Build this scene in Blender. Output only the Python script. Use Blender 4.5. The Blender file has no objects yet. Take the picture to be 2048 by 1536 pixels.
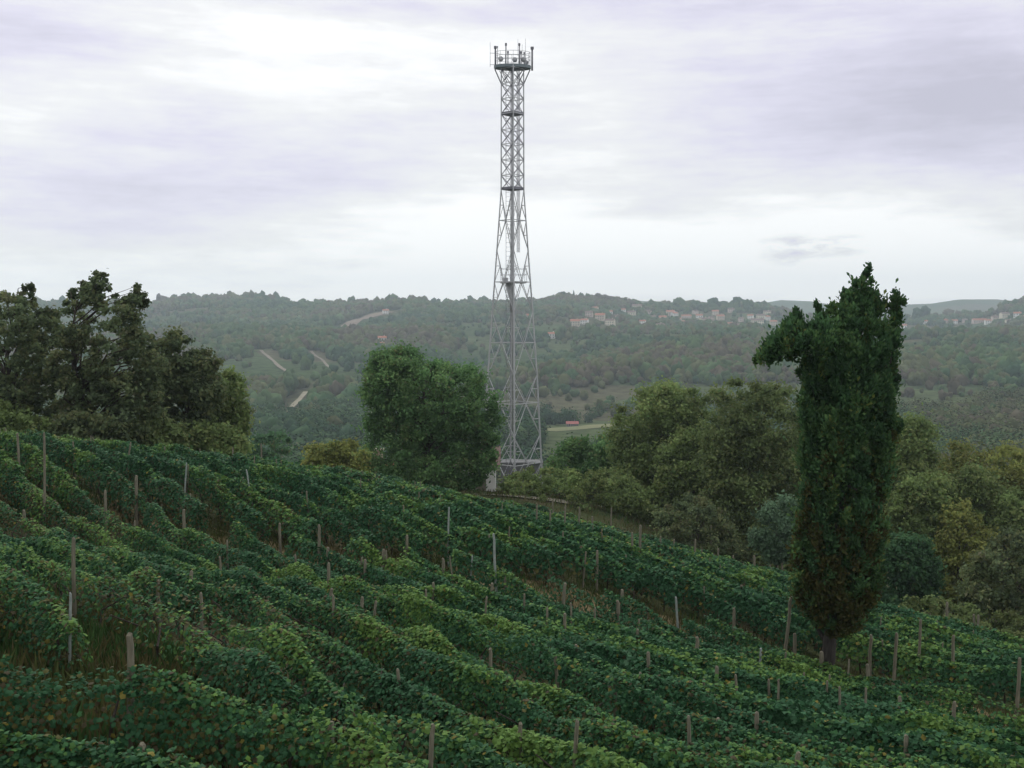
import bpy, math
import numpy as np
from mathutils import Vector

R = np.random.default_rng(7)
scene = bpy.context.scene
COL = scene.collection

# ------------------------------------------------------------------ camera frame
F = 2196.0                       # focal length in photo pixels (2048 wide)
HOR = 640.0                      # height of the horizon in the photo
TH = math.atan((768 - HOR) / F)
CT, ST = math.cos(TH), math.sin(TH)

def ray(px, py):
    px = np.asarray(px, float); py = np.asarray(py, float)
    rx = (px - 1024) / F; ry = (768 - py) / F
    return np.stack([rx, CT + ry * ST, -ST + ry * CT], -1)

def W(px, py, d):
    r = ray(px, py)
    return r * (np.asarray(d, float)[..., None] / r[..., 1:2])

# ------------------------------------------------------------------ numpy noise
def _h(ix, iy, iz, seed):
    n = (ix.astype(np.int64) * 374761393 + iy.astype(np.int64) * 668265263 + iz.astype(np.int64) * 2147483647 + seed * 974711) & 0xFFFFFFFF
    n = ((n ^ (n >> 13)) * 1274126177) & 0xFFFFFFFF
    n = (n ^ (n >> 16)) & 0xFFFFFFFF
    return n / 4294967295.0

def noise(p, scale=1.0, seed=0):
    p = np.asarray(p, float) / scale
    if p.shape[-1] == 2:
        p = np.concatenate([p, np.zeros(p.shape[:-1] + (1,))], -1)
    i = np.floor(p).astype(np.int64); f = p - i; f = f * f * (3 - 2 * f)
    out = 0
    for dx in (0, 1):
        for dy in (0, 1):
            for dz in (0, 1):
                w = (f[..., 0] if dx else 1 - f[..., 0]) * (f[..., 1] if dy else 1 - f[..., 1]) * (f[..., 2] if dz else 1 - f[..., 2])
                out = out + w * _h(i[..., 0] + dx, i[..., 1] + dy, i[..., 2] + dz, seed)
    return out

def fbm(p, scale, seed=0, o=3):
    v = 0; a = 1; t = 0
    for k in range(o):
        v = v + a * noise(p, scale / 2 ** k, seed + k * 17); t += a; a *= .5
    return v / t

# ------------------------------------------------------------------ materials
def new_mat(name):
    m = bpy.data.materials.new(name); m.use_nodes = True
    nt = m.node_tree; nt.nodes.clear()
    out = nt.nodes.new('ShaderNodeOutputMaterial')
    return m, nt, out

def noise_node(nt, scale, detail=4, vec=None):
    n = nt.nodes.new('ShaderNodeTexNoise'); n.inputs['Scale'].default_value = scale
    n.inputs['Detail'].default_value = detail
    if vec is None:
        tc = nt.nodes.new('ShaderNodeTexCoord'); vec = tc.outputs['Object']
    nt.links.new(vec, n.inputs['Vector'])
    return n

def ramp(nt, fac, stops):
    r = nt.nodes.new('ShaderNodeValToRGB'); e = r.color_ramp.elements
    while len(e) < len(stops): e.new(.5)
    for k, (p, c) in enumerate(stops):
        e[k].position = p; e[k].color = (*c, 1)
    nt.links.new(fac, r.inputs['Fac'])
    return r

def mat_plain(name, cols, scale=3, rough=.7, metal=0, spec=.3, bump=.0, bscale=20, stretch=None):
    m, nt, out = new_mat(name)
    b = nt.nodes.new('ShaderNodeBsdfPrincipled')
    vec = None
    if stretch:
        tc = nt.nodes.new('ShaderNodeTexCoord'); mp = nt.nodes.new('ShaderNodeMapping')
        mp.inputs['Scale'].default_value = stretch
        nt.links.new(tc.outputs['Object'], mp.inputs['Vector']); vec = mp.outputs['Vector']
    n = noise_node(nt, scale, 5, vec)
    k = len(cols)
    r = ramp(nt, n.outputs['Fac'], [(.3 + .4 * i / max(1, k - 1), c) for i, c in enumerate(cols)])
    nt.links.new(r.outputs['Color'], b.inputs['Base Color'])
    b.inputs['Roughness'].default_value = rough; b.inputs['Metallic'].default_value = metal
    b.inputs['Specular IOR Level'].default_value = spec
    if bump:
        n2 = noise_node(nt, bscale, 4, vec); bp = nt.nodes.new('ShaderNodeBump')
        bp.inputs['Strength'].default_value = bump; bp.inputs['Distance'].default_value = .05
        nt.links.new(n2.outputs['Fac'], bp.inputs['Height']); nt.links.new(bp.outputs['Normal'], b.inputs['Normal'])
    nt.links.new(b.outputs['BSDF'], out.inputs['Surface'])
    return m

def mat_leaf(name, rough=.55, trans=.25, spec=.25, nscale=6):
    m, nt, out = new_mat(name)
    at = nt.nodes.new('ShaderNodeAttribute'); at.attribute_name = 'leafcol'
    n = noise_node(nt, nscale, 3)
    hs = nt.nodes.new('ShaderNodeHueSaturation')
    mr = nt.nodes.new('ShaderNodeMapRange'); mr.inputs['To Min'].default_value = .75; mr.inputs['To Max'].default_value = 1.25
    nt.links.new(n.outputs['Fac'], mr.inputs['Value']); nt.links.new(mr.outputs['Result'], hs.inputs['Value'])
    nt.links.new(at.outputs['Color'], hs.inputs['Color'])
    b = nt.nodes.new('ShaderNodeBsdfPrincipled'); b.inputs['Roughness'].default_value = rough
    b.inputs['Specular IOR Level'].default_value = spec
    nt.links.new(hs.outputs['Color'], b.inputs['Base Color'])
    if trans > 0:
        t = nt.nodes.new('ShaderNodeBsdfTranslucent'); nt.links.new(hs.outputs['Color'], t.inputs['Color'])
        mx = nt.nodes.new('ShaderNodeMixShader'); mx.inputs['Fac'].default_value = trans
        nt.links.new(b.outputs['BSDF'], mx.inputs[1]); nt.links.new(t.outputs['BSDF'], mx.inputs[2])
        nt.links.new(mx.outputs['Shader'], out.inputs['Surface'])
    else:
        nt.links.new(b.outputs['BSDF'], out.inputs['Surface'])
    return m

M = {}
M['vine'] = mat_leaf('vine_leaf', .68, .25, .12, 8)
M['tree'] = mat_leaf('tree_leaf', .75, .38, .06, 3)
M['wood_far'] = mat_leaf('far_woodland', .9, 0, .05, .15)
M['grass'] = mat_leaf('grass_blade', .7, .25, .1, 5)
M['bark'] = mat_plain('bark', [(.035, .028, .022), (.08, .065, .052)], 6, .9, bump=.5, stretch=(3, 3, .6))
M['cypbark'] = mat_plain('pale_bark', [(.035, .030, .028), (.085, .075, .068)], 6, .9, bump=.6, stretch=(3, 3, .5))
M['post'] = mat_plain('weathered_wood', [(.13, .12, .088), (.25, .23, .165)], 8, .9, bump=.4, stretch=(6, 6, .5))
M['palepole'] = mat_plain('pale_concrete', [(.22, .26, .235), (.34, .37, .34)], 8, .8)
M['steel'] = mat_plain('galvanised_steel', [(.36, .37, .38), (.46, .47, .475)], 1.2, .55, .25, .4)
M['steeldark'] = mat_plain('dark_steel', [(.13, .13, .15), (.19, .19, .215)], 1.5, .55, .25, .4)
M['deck'] = mat_plain('deck_green_grey', [(.13, .17, .18), (.18, .21, .22)], 2, .6, .2)
M['white_wall'] = mat_plain('white_plaster', [(.74, .73, .70), (.85, .84, .81)], 1.2, .9)
M['cream'] = mat_plain('cream_plaster', [(.66, .60, .47), (.76, .70, .56)], .8, .9)
M['beige'] = mat_plain('beige_plaster', [(.50, .44, .35), (.6, .53, .43)], .8, .9)
M['pink'] = mat_plain('pink_plaster', [(.52, .43, .39), (.62, .52, .47)], .8, .9)
M['grey_wall'] = mat_plain('grey_render', [(.13, .135, .135), (.18, .185, .185)], .8, .9)
M['roof'] = mat_plain('terracotta_tile', [(.30, .11, .07), (.44, .19, .12)], 2.5, .85, bump=.4, bscale=12)
M['roof_or'] = mat_plain('orange_tile', [(.42, .15, .08), (.55, .23, .12)], 2.5, .85, bump=.4, bscale=12)
M['roof_red'] = mat_plain('red_sheet', [(.27, .075, .065), (.34, .11, .095)], 2, .6)
M['roof_br'] = mat_plain('brown_tile', [(.13, .085, .075), (.2, .14, .12)], 2.5, .85, bump=.4, bscale=12)
M['glass'] = mat_plain('dark_glass', [(.015, .017, .02), (.03, .033, .037)], 2, .15, spec=.5)
M['frame'] = mat_plain('pale_frame', [(.5, .5, .48), (.6, .6, .58)], 3, .6)
M['road'] = mat_plain('pale_gravel', [(.16, .15, .11), (.3, .28, .22)], 3, .95, bump=.3)
M['fartrack'] = mat_plain('pale_dirt', [(.24, .22, .15), (.36, .33, .24)], .3, .95)
M['fartrack2'] = mat_plain('dull_dirt', [(.16, .14, .10), (.24, .21, .16)], .3, .95)

def mat_ground():
    m, nt, out = new_mat('hillside_ground')
    b = nt.nodes.new('ShaderNodeBsdfPrincipled'); b.inputs['Roughness'].default_value = .95; b.inputs['Specular IOR Level'].default_value = .1
    n1 = noise_node(nt, .35, 6); n2 = noise_node(nt, 6, 5)
    r1 = ramp(nt, n1.outputs['Fac'], [(.32, (.035, .055, .018)), (.48, (.052, .062, .022)), (.62, (.072, .066, .034)), (.75, (.05, .05, .025))])
    r2 = ramp(nt, n2.outputs['Fac'], [(.3, (.55, .55, .55)), (.7, (1.35, 1.35, 1.35))])
    mx = nt.nodes.new('ShaderNodeMix'); mx.data_type = 'RGBA'; mx.blend_type = 'MULTIPLY'; mx.inputs['Factor'].default_value = 1
    nt.links.new(r1.outputs['Color'], mx.inputs['A']); nt.links.new(r2.outputs['Color'], mx.inputs['B'])
    nt.links.new(mx.outputs['Result'], b.inputs['Base Color'])
    bp = nt.nodes.new('ShaderNodeBump'); bp.inputs['Strength'].default_value = .8; bp.inputs['Distance'].default_value = .1
    nt.links.new(n2.outputs['Fac'], bp.inputs['Height']); nt.links.new(bp.outputs['Normal'], b.inputs['Normal'])
    nt.links.new(b.outputs['BSDF'], out.inputs['Surface'])
    return m
M['ground'] = mat_ground()
M['path'] = mat_plain('dry_grass_path', [(.085, .085, .035), (.16, .125, .058), (.20, .16, .085)], 1.3, .95, bump=.6, bscale=9)

def mat_hills():
    m, nt, out = new_mat('far_fields')
    b = nt.nodes.new('ShaderNodeBsdfPrincipled'); b.inputs['Roughness'].default_value = 1; b.inputs['Specular IOR Level'].default_value = 0
    tc = nt.nodes.new('ShaderNodeTexCoord')
    dn = noise_node(nt, .008, 4)
    add = nt.nodes.new('ShaderNodeVectorMath'); add.operation = 'MULTIPLY_ADD'
    add.inputs[1].default_value = (60, 60, 0)
    nt.links.new(dn.outputs['Color'], add.inputs[0]); nt.links.new(tc.outputs['Object'], add.inputs[2])
    v = nt.nodes.new('ShaderNodeTexVoronoi'); v.inputs['Scale'].default_value = .0085
    nt.links.new(add.outputs['Vector'], v.inputs['Vector'])
    sx = nt.nodes.new('ShaderNodeSeparateColor'); nt.links.new(v.outputs['Color'], sx.inputs['Color'])
    r = ramp(nt, sx.outputs['Red'], [(.0, (.060, .090, .042)), (.25, (.080, .105, .050)), (.45, (.088, .094, .052)), (.6, (.058, .085, .042)), (.75, (.100, .098, .060)), (.9, (.075, .108, .050))])
    r.color_ramp.interpolation = 'CONSTANT'
    n2 = noise_node(nt, .12, 5)
    r2 = ramp(nt, n2.outputs['Fac'], [(.3, (.6, .6, .6)), (.7, (1.3, 1.3, 1.3))])
    mx = nt.nodes.new('ShaderNodeMix'); mx.data_type = 'RGBA'; mx.blend_type = 'MULTIPLY'; mx.inputs['Factor'].default_value = 1
    nt.links.new(r.outputs['Color'], mx.inputs['A']); nt.links.new(r2.outputs['Color'], mx.inputs['B'])
    nt.links.new(mx.outputs['Result'], b.inputs['Base Color'])
    nt.links.new(b.outputs['BSDF'], out.inputs['Surface'])
    return m
M['hills'] = mat_hills()
M['field'] = mat_plain('mown_field', [(.12, .14, .055), (.19, .19, .085)], .05, .95)

# ------------------------------------------------------------------ object helpers
def tag(o, label=None, cat=None, group=None, kind=None):
    if label: o['label'] = label
    if cat: o['category'] = cat
    if group: o['group'] = group
    if kind: o['kind'] = kind
    return o

def empty(name, loc, rz=0, label=None, cat=None, group=None):
    o = bpy.data.objects.new(name, None); COL.objects.link(o)
    o.empty_display_size = .3
    o.location = tuple(float(c) for c in loc); o.rotation_euler = (0, 0, rz)
    return tag(o, label, cat, group)

def np_mesh(name, V, Fc, mat, parent=None, col=None, smooth=False, loc=None):
    """one mesh object out of numpy arrays; Fc is (n,k); V are given in the parent's frame (or relative to loc)."""
    V = np.ascontiguousarray(V, np.float32); Fc = np.ascontiguousarray(Fc, np.int32)
    me = bpy.data.meshes.new(name)
    n, k = Fc.shape
    me.vertices.add(len(V)); me.vertices.foreach_set('co', V.ravel())
    me.loops.add(n * k); me.loops.foreach_set('vertex_index', Fc.ravel())
    me.polygons.add(n)
    me.polygons.foreach_set('loop_start', np.arange(0, n * k, k, dtype=np.int32))
    if smooth: me.polygons.foreach_set('use_smooth', np.ones(n, dtype=bool))
    me.update(calc_edges=True)
    if col is not None:
        a = me.attributes.new('leafcol', 'FLOAT_COLOR', 'FACE')
        c = np.ones((n, 4), np.float32); c[:, :3] = col
        a.data.foreach_set('color', c.ravel())
    me.materials.append(mat)
    o = bpy.data.objects.new(name, me); COL.objects.link(o)
    if parent is not None: o.parent = parent
    if loc is not None: o.location = tuple(float(c) for c in loc)
    return o

class MB:
    """collects boxes, bars, tubes and prisms; build() links them as one mesh object"""
    def __init__(s): s.v = []; s.f = []
    def raw(s, v, f):
        b = len(s.v); s.v += [tuple(map(float, p)) for p in v]; s.f += [tuple(b + i for i in q) for q in f]
    def box(s, c, d, rz=0):
        cx, cy, cz = c; x, y, z = d[0] / 2, d[1] / 2, d[2] / 2
        ca, sa = math.cos(rz), math.sin(rz)
        v = []
        for k in (-z, z):
            for (i, j) in ((-x, -y), (x, -y), (x, y), (-x, y)):
                v.append((cx + i * ca - j * sa, cy + i * sa + j * ca, cz + k))
        s.raw(v, [(3, 2, 1, 0), (4, 5, 6, 7), (0, 1, 5, 4), (1, 2, 6, 5), (2, 3, 7, 6), (3, 0, 4, 7)])
    def tube(s, pts, rad, n=6, cap=True):
        pts = [np.asarray(p, float) for p in pts]
        rad = [rad] * len(pts) if np.isscalar(rad) else rad
        v = []
        prev = None
        for i, p in enumerate(pts):
            t = pts[min(i + 1, len(pts) - 1)] - pts[max(i - 1, 0)]
            t = t / (np.linalg.norm(t) + 1e-9)
            if prev is None:
                a = np.array([1, 0, 0]) if abs(t[0]) < .9 else np.array([0, 1, 0])
            else: a = prev
            u = a - t * a.dot(t); u /= np.linalg.norm(u) + 1e-9; w = np.cross(t, u); prev = u
            for k in range(n):
                q = 2 * math.pi * (k + .5) / n
                v.append(p + rad[i] * (math.cos(q) * u + math.sin(q) * w))
        f = []
        for i in range(len(pts) - 1):
            for k in range(n):
                f.append((i * n + k, i * n + (k + 1) % n, (i + 1) * n + (k + 1) % n, (i + 1) * n + k))
        if cap:
            f.append(tuple(range(n))[::-1]); f.append(tuple((len(pts) - 1) * n + k for k in range(n)))
        s.raw(v, f)
    def build(s, name, mat, parent=None, smooth=False):
        me = bpy.data.meshes.new(name); me.from_pydata(s.v, [], s.f); me.update()
        if smooth:
            for p in me.polygons: p.use_smooth = True
        me.materials.append(mat)
        o = bpy.data.objects.new(name, me); COL.objects.link(o)
        if parent is not None: o.parent = parent
        return o

def copy_tree(o, parent=None):
    c = o.copy(); COL.objects.link(c)
    if parent is not None: c.parent = parent
    for ch in list(o.children): copy_tree(ch, c)
    return c

# ------------------------------------------------------------------ near hillside: thin-plate surface
CH = 1.12       # canopy height of the vines over the ground
anch = [  # px, py, depth, c = top of the vines there / g = ground
 (-100, 1560, 9, 'c'), (0, 1536, 9.3, 'c'), (500, 1536, 10.5, 'c'), (1024, 1536, 12.3, 'c'), (1500, 1536, 13.5, 'c'), (2048, 1536, 16.5, 'c'),
 (0, 1355, 12, 'c'), (500, 1415, 12.2, 'c'), (320, 1200, 18, 'c'), (0, 1085, 24.5, 'c'), (700, 1350, 15.8, 'c'), (1024, 1380, 17, 'c'),
 (1500, 1400, 21, 'c'), (1240, 1290, 23.5, 'c'), (2048, 1480, 20.5, 'c'),
 (0, 985, 33, 'c'), (250, 1035, 32, 'c'), (540, 1102, 30.5, 'c'), (880, 1140, 31, 'c'), (1060, 1182, 31.5, 'c'), (1240, 1200, 33.5, 'c'), (1560, 1310, 33, 'c'), (1850, 1370, 31, 'c'), (2048, 1430, 27, 'c'),
 (0, 890, 37, 'c'), (270, 950, 36, 'c'), (540, 1010, 35.5, 'c'), (830, 1050, 35.8, 'c'), (1060, 1095, 36.5, 'c'), (1260, 1130, 38, 'c'), (1560, 1230, 38, 'c'), (1800, 1300, 36, 'c'), (2048, 1350, 32, 'c'),
 (0, 868, 46, 'c'), (300, 900, 52, 'c'), (540, 925, 58, 'c'), (700, 945, 62, 'c'), (1000, 1000, 70, 'c'), (1300, 1075, 68, 'c'), (1570, 1145, 60, 'c'), (1750, 1207, 55, 'c'), (2048, 1280, 48, 'c'),
 (0, 905, 58, 'g'), (300, 928, 62, 'g'), (550, 965, 75, 'g'), (720, 975, 78, 'g'), (870, 990, 85, 'g'), (1025, 982, 110, 'g'), (1050, 995, 79, 'g'), (1200, 1015, 80, 'g'),
 (1400, 1095, 80, 'g'), (1800, 1240, 72, 'g'), (2048, 1300, 65, 'g'),
]
A = []
for px, py, d, k in anch:
    p = W(px, py, d); A.append((p[0], p[1], p[2] - (CH if k == 'c' else 0)))
A += [(0, 0, -1.75), (-10, 0, -1.3), (10, 0, -3.2), (-40, 50, -3), (-40, 20, -1), (-60, 100, -9), (40, 40, -18), (60, 80, -28), (60, 150, -42), (-60, 190, -56), (0, 195, -58), (70, 190, -58), (0, 150, -33), (-40, 150, -30), (-100, 190, -50), (120, 150, -50), (0, -15, -.5)]
A = np.array(A)

def tps_fit(A, lam=.0008):
    P = A[:, :2] / 50; n = len(P)
    r = np.linalg.norm(P[:, None] - P[None], axis=-1)
    K = np.where(r > 0, r * r * np.log(r + 1e-12), 0) + lam * np.eye(n)
    Q = np.concatenate([np.ones((n, 1)), P], 1)
    L = np.block([[K, Q], [Q.T, np.zeros((3, 3))]])
    return P, np.linalg.solve(L, np.concatenate([A[:, 2], np.zeros(3)]))
TP, TWt = tps_fit(A)

def gz(x, y):
    x = np.asarray(x, float); y = np.asarray(y, float); sh = np.broadcast(x, y).shape
    q = np.stack([np.broadcast_to(x, sh).ravel(), np.broadcast_to(y, sh).ravel()], -1) / 50
    out = np.empty(len(q))
    for s in range(0, len(q), 40000):
        c = q[s:s + 40000]
        r = np.linalg.norm(c[:, None] - TP[None], axis=-1)
        out[s:s + 40000] = np.where(r > 0, r * r * np.log(r + 1e-12), 0) @ TWt[:-3] + TWt[-3] + c @ TWt[-2:]
    return out.reshape(sh)

def hit_near(px, py, lift):
    """where the sight line through a photo pixel meets the near hillside raised by lift"""
    px = np.atleast_1d(np.asarray(px, float)); py = np.atleast_1d(np.asarray(py, float))
    ys = np.concatenate([np.arange(6, 40, .1), np.arange(40, 130, .25)])
    r = ray(px, py); r = r / r[:, 1:2]
    P = r[:, None, :] * ys[None, :, None]
    dz = P[..., 2] - (gz(P[..., 0], P[..., 1]) + lift)
    below = dz <= 0
    idx = np.where(below.any(1), below.argmax(1), np.abs(dz).argmin(1))
    return P[np.arange(len(px)), idx]

xs = np.arange(-110, 131, 1.0); ys = np.arange(-16, 201, 1.0)
GX, GY = np.meshgrid(xs, ys)
GZ = gz(GX, GY) + .12 * (fbm(np.stack([GX, GY], -1), 5, 3) - .5)
V = np.stack([GX, GY, GZ], -1).reshape(-1, 3)
nx, ny = len(xs), len(ys)
I = np.arange(nx * ny).reshape(ny, nx)
Q = np.stack([I[:-1, :-1], I[:-1, 1:], I[1:, 1:], I[1:, :-1]], -1).reshape(-1, 4)
tag(np_mesh('ground', V, Q, M['ground'], smooth=True), kind='structure')

def strip(name, pts, width, mat, zf, lift, step=.6, label=None):
    pts = np.asarray(pts, float)
    seg = np.concatenate([[0], np.cumsum(np.linalg.norm(np.diff(pts, axis=0), axis=1))])
    t = np.arange(0, seg[-1], step); x = np.interp(t, seg, pts[:, 0]); y = np.interp(t, seg, pts[:, 1])
    tx = np.gradient(x); ty = np.gradient(y); l = np.hypot(tx, ty); nxv, nyv = -ty / l, tx / l
    k = np.linspace(-.5, .5, 7)
    wv = width * (1 + .35 * (noise(np.stack([x, y], -1), 3 * step, 5) - .5))
    X = x[:, None] + nxv[:, None] * k * wv[:, None]; Y = y[:, None] + nyv[:, None] * k * wv[:, None]
    Z = zf(X, Y) + lift
    V = np.stack([X, Y, Z], -1).reshape(-1, 3); I = np.arange(len(V)).reshape(X.shape)
    Q = np.stack([I[:-1, :-1], I[1:, :-1], I[1:, 1:], I[:-1, 1:]], -1).reshape(-1, 4)
    return tag(np_mesh(name, V, Q, mat, smooth=True), kind='structure')

# ------------------------------------------------------------------ leaves
def frames(N, rng):
    N = N / (np.linalg.norm(N, axis=1, keepdims=True) + 1e-9)
    a = rng.normal(size=N.shape); T = a - N * (a * N).sum(1, keepdims=True)
    T /= np.linalg.norm(T, axis=1, keepdims=True) + 1e-9
    return N, T, np.cross(N, T)

def leaf_quads(P, N, size, rng, aspect=.6, fold=.15, T=None):
    N, T0, B = frames(N, rng)
    if T is not None:
        T0 = T / (np.linalg.norm(T, axis=1, keepdims=True) + 1e-9); B = np.cross(N, T0); B /= np.linalg.norm(B, axis=1, keepdims=True) + 1e-9
    s = size[:, None]
    v = np.stack([P - T0 * s * .5, P + B * s * aspect * .5 + N * s * fold, P + T0 * s * .5, P - B * s * aspect * .5 + N * s * fold], 1)
    n = len(P)
    return v.reshape(-1, 3), np.arange(n * 4).reshape(n, 4)

LOBE = np.array([1.0, .78, .95, .76, .9, .45, .9, .76, .95, .78])     # five-lobed vine leaf
def leaf_lobed(P, N, size, rng):
    N, T, B = frames(N, rng); n = len(P); k = len(LOBE); s = size[:, None] * .5
    ph = np.arange(k) * 2 * np.pi / k
    vs = [P + N * s * .18]
    for a, r in zip(ph, LOBE):
        droop = -.12 + .14 * math.cos(2 * a)
        vs.append(P + (T * math.cos(a) + B * math.sin(a)) * s * r + N * s * droop)
    v = np.stack(vs, 1).reshape(-1, 3)
    base = np.arange(n)[:, None] * (k + 1)
    tri = np.array([(0, 1 + i, 1 + (i + 1) % k) for i in range(k)])
    f = (base[:, :, None] + tri[None]).reshape(-1, 3)
    return v, f, k

def palette(idx, cols):
    return np.array(cols)[idx]

VC = np.array([(.040, .116, .052), (.056, .150, .056), (.090, .192, .056), (.135, .240, .058), (.112, .110, .038), (.088, .076, .042), (.22, .19, .045)])
#   0 blue green     1 green        2 yellow green   3 bright yellow green  4 olive   5 brown     6 yellow

STEMS = []
def vine_row(path, label, near, dens=1.0, brown=0.0, seed=0, group=None, hw=.33, gaps=()):
    """path: (n,2) world x,y. Builds one row of vines: an empty with its foliage and its woody stems."""
    rng = np.random.default_rng(seed + 100)
    seg = np.concatenate([[0], np.cumsum(np.linalg.norm(np.diff(path, axis=0), axis=1))]); L = seg[-1]
    mid = np.array([np.interp(L / 2, seg, path[:, 0]), np.interp(L / 2, seg, path[:, 1])])
    zg = float(gz(mid[0], mid[1]))
    o = np.array([mid[0], mid[1], zg])
    e = empty('vine_row', o, 0, label, 'vine row', group)
    per_m, size = {0: (1300, .072), 1: (1000, .084), 2: (560, .114), 3: (330, .155)}[near]
    n = int(L * per_m * dens)
    s = rng.uniform(0, L, n)
    x = np.interp(s, seg, path[:, 0]); y = np.interp(s, seg, path[:, 1])
    wob = .42 * (noise(np.stack([s, np.full(n, seed * 1.7)], -1), 2.2, seed + 12) - .5)
    dx = np.interp(s, (seg[:-1] + seg[1:]) / 2, np.diff(path[:, 0])); dy = np.interp(s, (seg[:-1] + seg[1:]) / 2, np.diff(path[:, 1]))
    l = np.hypot(dx, dy); pxn, pyn = -dy / l, dx / l
    sv = np.stack([s + seed * 31.7, np.full(n, seed * 3.3)], -1)
    bul = .42 + 1.05 * noise(sv, 1.0, seed); hgt = .76 + .40 * noise(sv, 1.2, seed + 5) + .22 * noise(sv, 4.5, seed + 6) ; gap = noise(sv, 2.6, seed + 9)
    a = rng.uniform(-.75, math.pi + .75, n) + rng.normal(size=n) * .1
    rr = rng.uniform(.55, 1.08, n) ** .7
    side = np.cos(a) * hw * bul * rr + wob
    up = 1.0 * hgt + np.sin(a) * .66 * hgt * rr
    sh = rng.random(n) < .17                                          # shoots that stand out of the canopy
    shp = noise(np.stack([np.floor(s * 3.1), np.full(n, seed)], -1), 1, seed + 3)
    side = np.where(sh, (shp - .5) * .9 + rng.normal(size=n) * .06, side)
    up = np.where(sh, 1.38 * hgt + rng.random(n) * .46 * shp, up)
    side = side * np.clip(1.35 - .45 * up, .6, 1.2)
    up = up * (CH / 1.68)
    hang = rng.random(n) < .16
    up = np.where(hang, rng.uniform(.2, .65, n), up)
    up = np.maximum(up, .12)
    dry = np.exp(-(((x + 6.2) / 2.6) ** 2 + ((y - 17.5) / 4.5) ** 2)) + .6 * np.exp(-(((x + 14) / 4) ** 2 + ((y - 31) / 4) ** 2))
    keep = rng.random(n) < np.where(gap < .26, .3, 1) * (1 - .45 * np.clip(dry, 0, 1))
    ppx = 1024 + x / y * F
    for g0, g1 in gaps: keep &= ~((ppx > g0) & (ppx < g1))
    P = np.stack([x + pxn * side, y + pyn * side, gz(x, y) + up], -1)
    N = np.stack([pxn * np.cos(a), pyn * np.cos(a), np.sin(a) * .9 + .55], -1) + rng.normal(size=(n, 3)) * .5
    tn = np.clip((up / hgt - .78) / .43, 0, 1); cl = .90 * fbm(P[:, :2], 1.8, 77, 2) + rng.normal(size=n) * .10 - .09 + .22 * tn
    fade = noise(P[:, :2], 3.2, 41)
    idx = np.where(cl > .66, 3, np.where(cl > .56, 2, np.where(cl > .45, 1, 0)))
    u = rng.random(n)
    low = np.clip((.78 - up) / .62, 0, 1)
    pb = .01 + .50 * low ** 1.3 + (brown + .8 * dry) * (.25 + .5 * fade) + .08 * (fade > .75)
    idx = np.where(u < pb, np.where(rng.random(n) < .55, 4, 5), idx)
    idx = np.where(rng.random(n) < .012 + .02 * brown, 6, idx)
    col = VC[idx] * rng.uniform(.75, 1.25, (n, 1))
    P, N, col = P[keep], N[keep], col[keep]
    sz = size * rng.uniform(.65, 1.25, len(P))
    if near <= 1:
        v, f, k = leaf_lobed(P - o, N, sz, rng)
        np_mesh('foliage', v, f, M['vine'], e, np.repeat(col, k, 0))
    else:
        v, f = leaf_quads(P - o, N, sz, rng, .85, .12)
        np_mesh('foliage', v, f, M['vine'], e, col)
    if not STEMS:
        for q in range(5):
            r2 = np.random.default_rng(60 + q); j = r2.normal(size=6) * .07; mb = MB()
            mb.tube([(0, 0, -.15), (j[0], j[1], .35), (j[2], j[3], .65), (j[2] + j[4] * 4, j[3] + j[5] * 4, .95)], [.03, .026, .02, .009], 5)
            so = mb.build('stem', M['bark']); STEMS.append(so.data); bpy.data.objects.remove(so)
    t = rng.uniform(.2, .9); k = 0
    while t < L and k < 95:
        cx, cy = np.interp(t, seg, path[:, 0]), np.interp(t, seg, path[:, 1])
        pxs_ = 1024 + cx / cy * F
        if -60 < pxs_ < 2110 and not any(g0 < pxs_ < g1 for g0, g1 in gaps):
            so = bpy.data.objects.new('stem', STEMS[int(rng.integers(0, 5))]); COL.objects.link(so); so.parent = e
            so.location = (cx - o[0], cy - o[1], float(gz(cx, cy)) - o[2]); so.rotation_euler = (0, 0, float(rng.uniform(0, 6.28))); k += 1
        t += rng.uniform(1.0, 1.5)
    return e

def densify(pts, n=60):
    pts = np.asarray(pts, float)
    from_x = np.linspace(pts[0, 0], pts[-1, 0], n)
    # smooth monotone-ish interpolation: linear, then blurred
    yy = np.interp(from_x, pts[:, 0], pts[:, 1])
    for _ in range(3):
        yy[1:-1] = (yy[:-2] + 2 * yy[1:-1] + yy[2:]) / 4
    return np.stack([from_x, yy], -1)

KEY = [
 [(-160, 958), (0, 985), (250, 1035), (540, 1100), (880, 1140), (1060, 1180), (1240, 1200), (1400, 1250), (1560, 1310), (1674, 1345), (1850, 1370), (2150, 1450)],
 [(-160, 978), (0, 1005), (250, 1070), (540, 1160), (880, 1215), (1060, 1250), (1240, 1290), (1560, 1390), (1850, 1450), (2150, 1530)],
 [(-160, 1005), (0, 1045), (150, 1085), (300, 1135), (450, 1180), (560, 1230), (640, 1275), (800, 1345), (1024, 1400), (1250, 1460), (1550, 1536), (1750, 1590)],
 [(-160, 1030), (0, 1085), (150, 1130), (320, 1200), (440, 1285), (500, 1335), (700, 1445), (850, 1500), (950, 1540), (1130, 1610)],
 [(-160, 1330), (0, 1350), (150, 1358), (330, 1390), (500, 1415), (700, 1480), (800, 1530), (930, 1600)],
 [(-160, 1470), (0, 1485), (150, 1500), (300, 1536), (480, 1600)],
]
KW = []
for k in KEY:
    d = densify(k, 70)
    KW.append(hit_near(d[:, 0], d[:, 1], CH)[:, :2])
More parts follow.
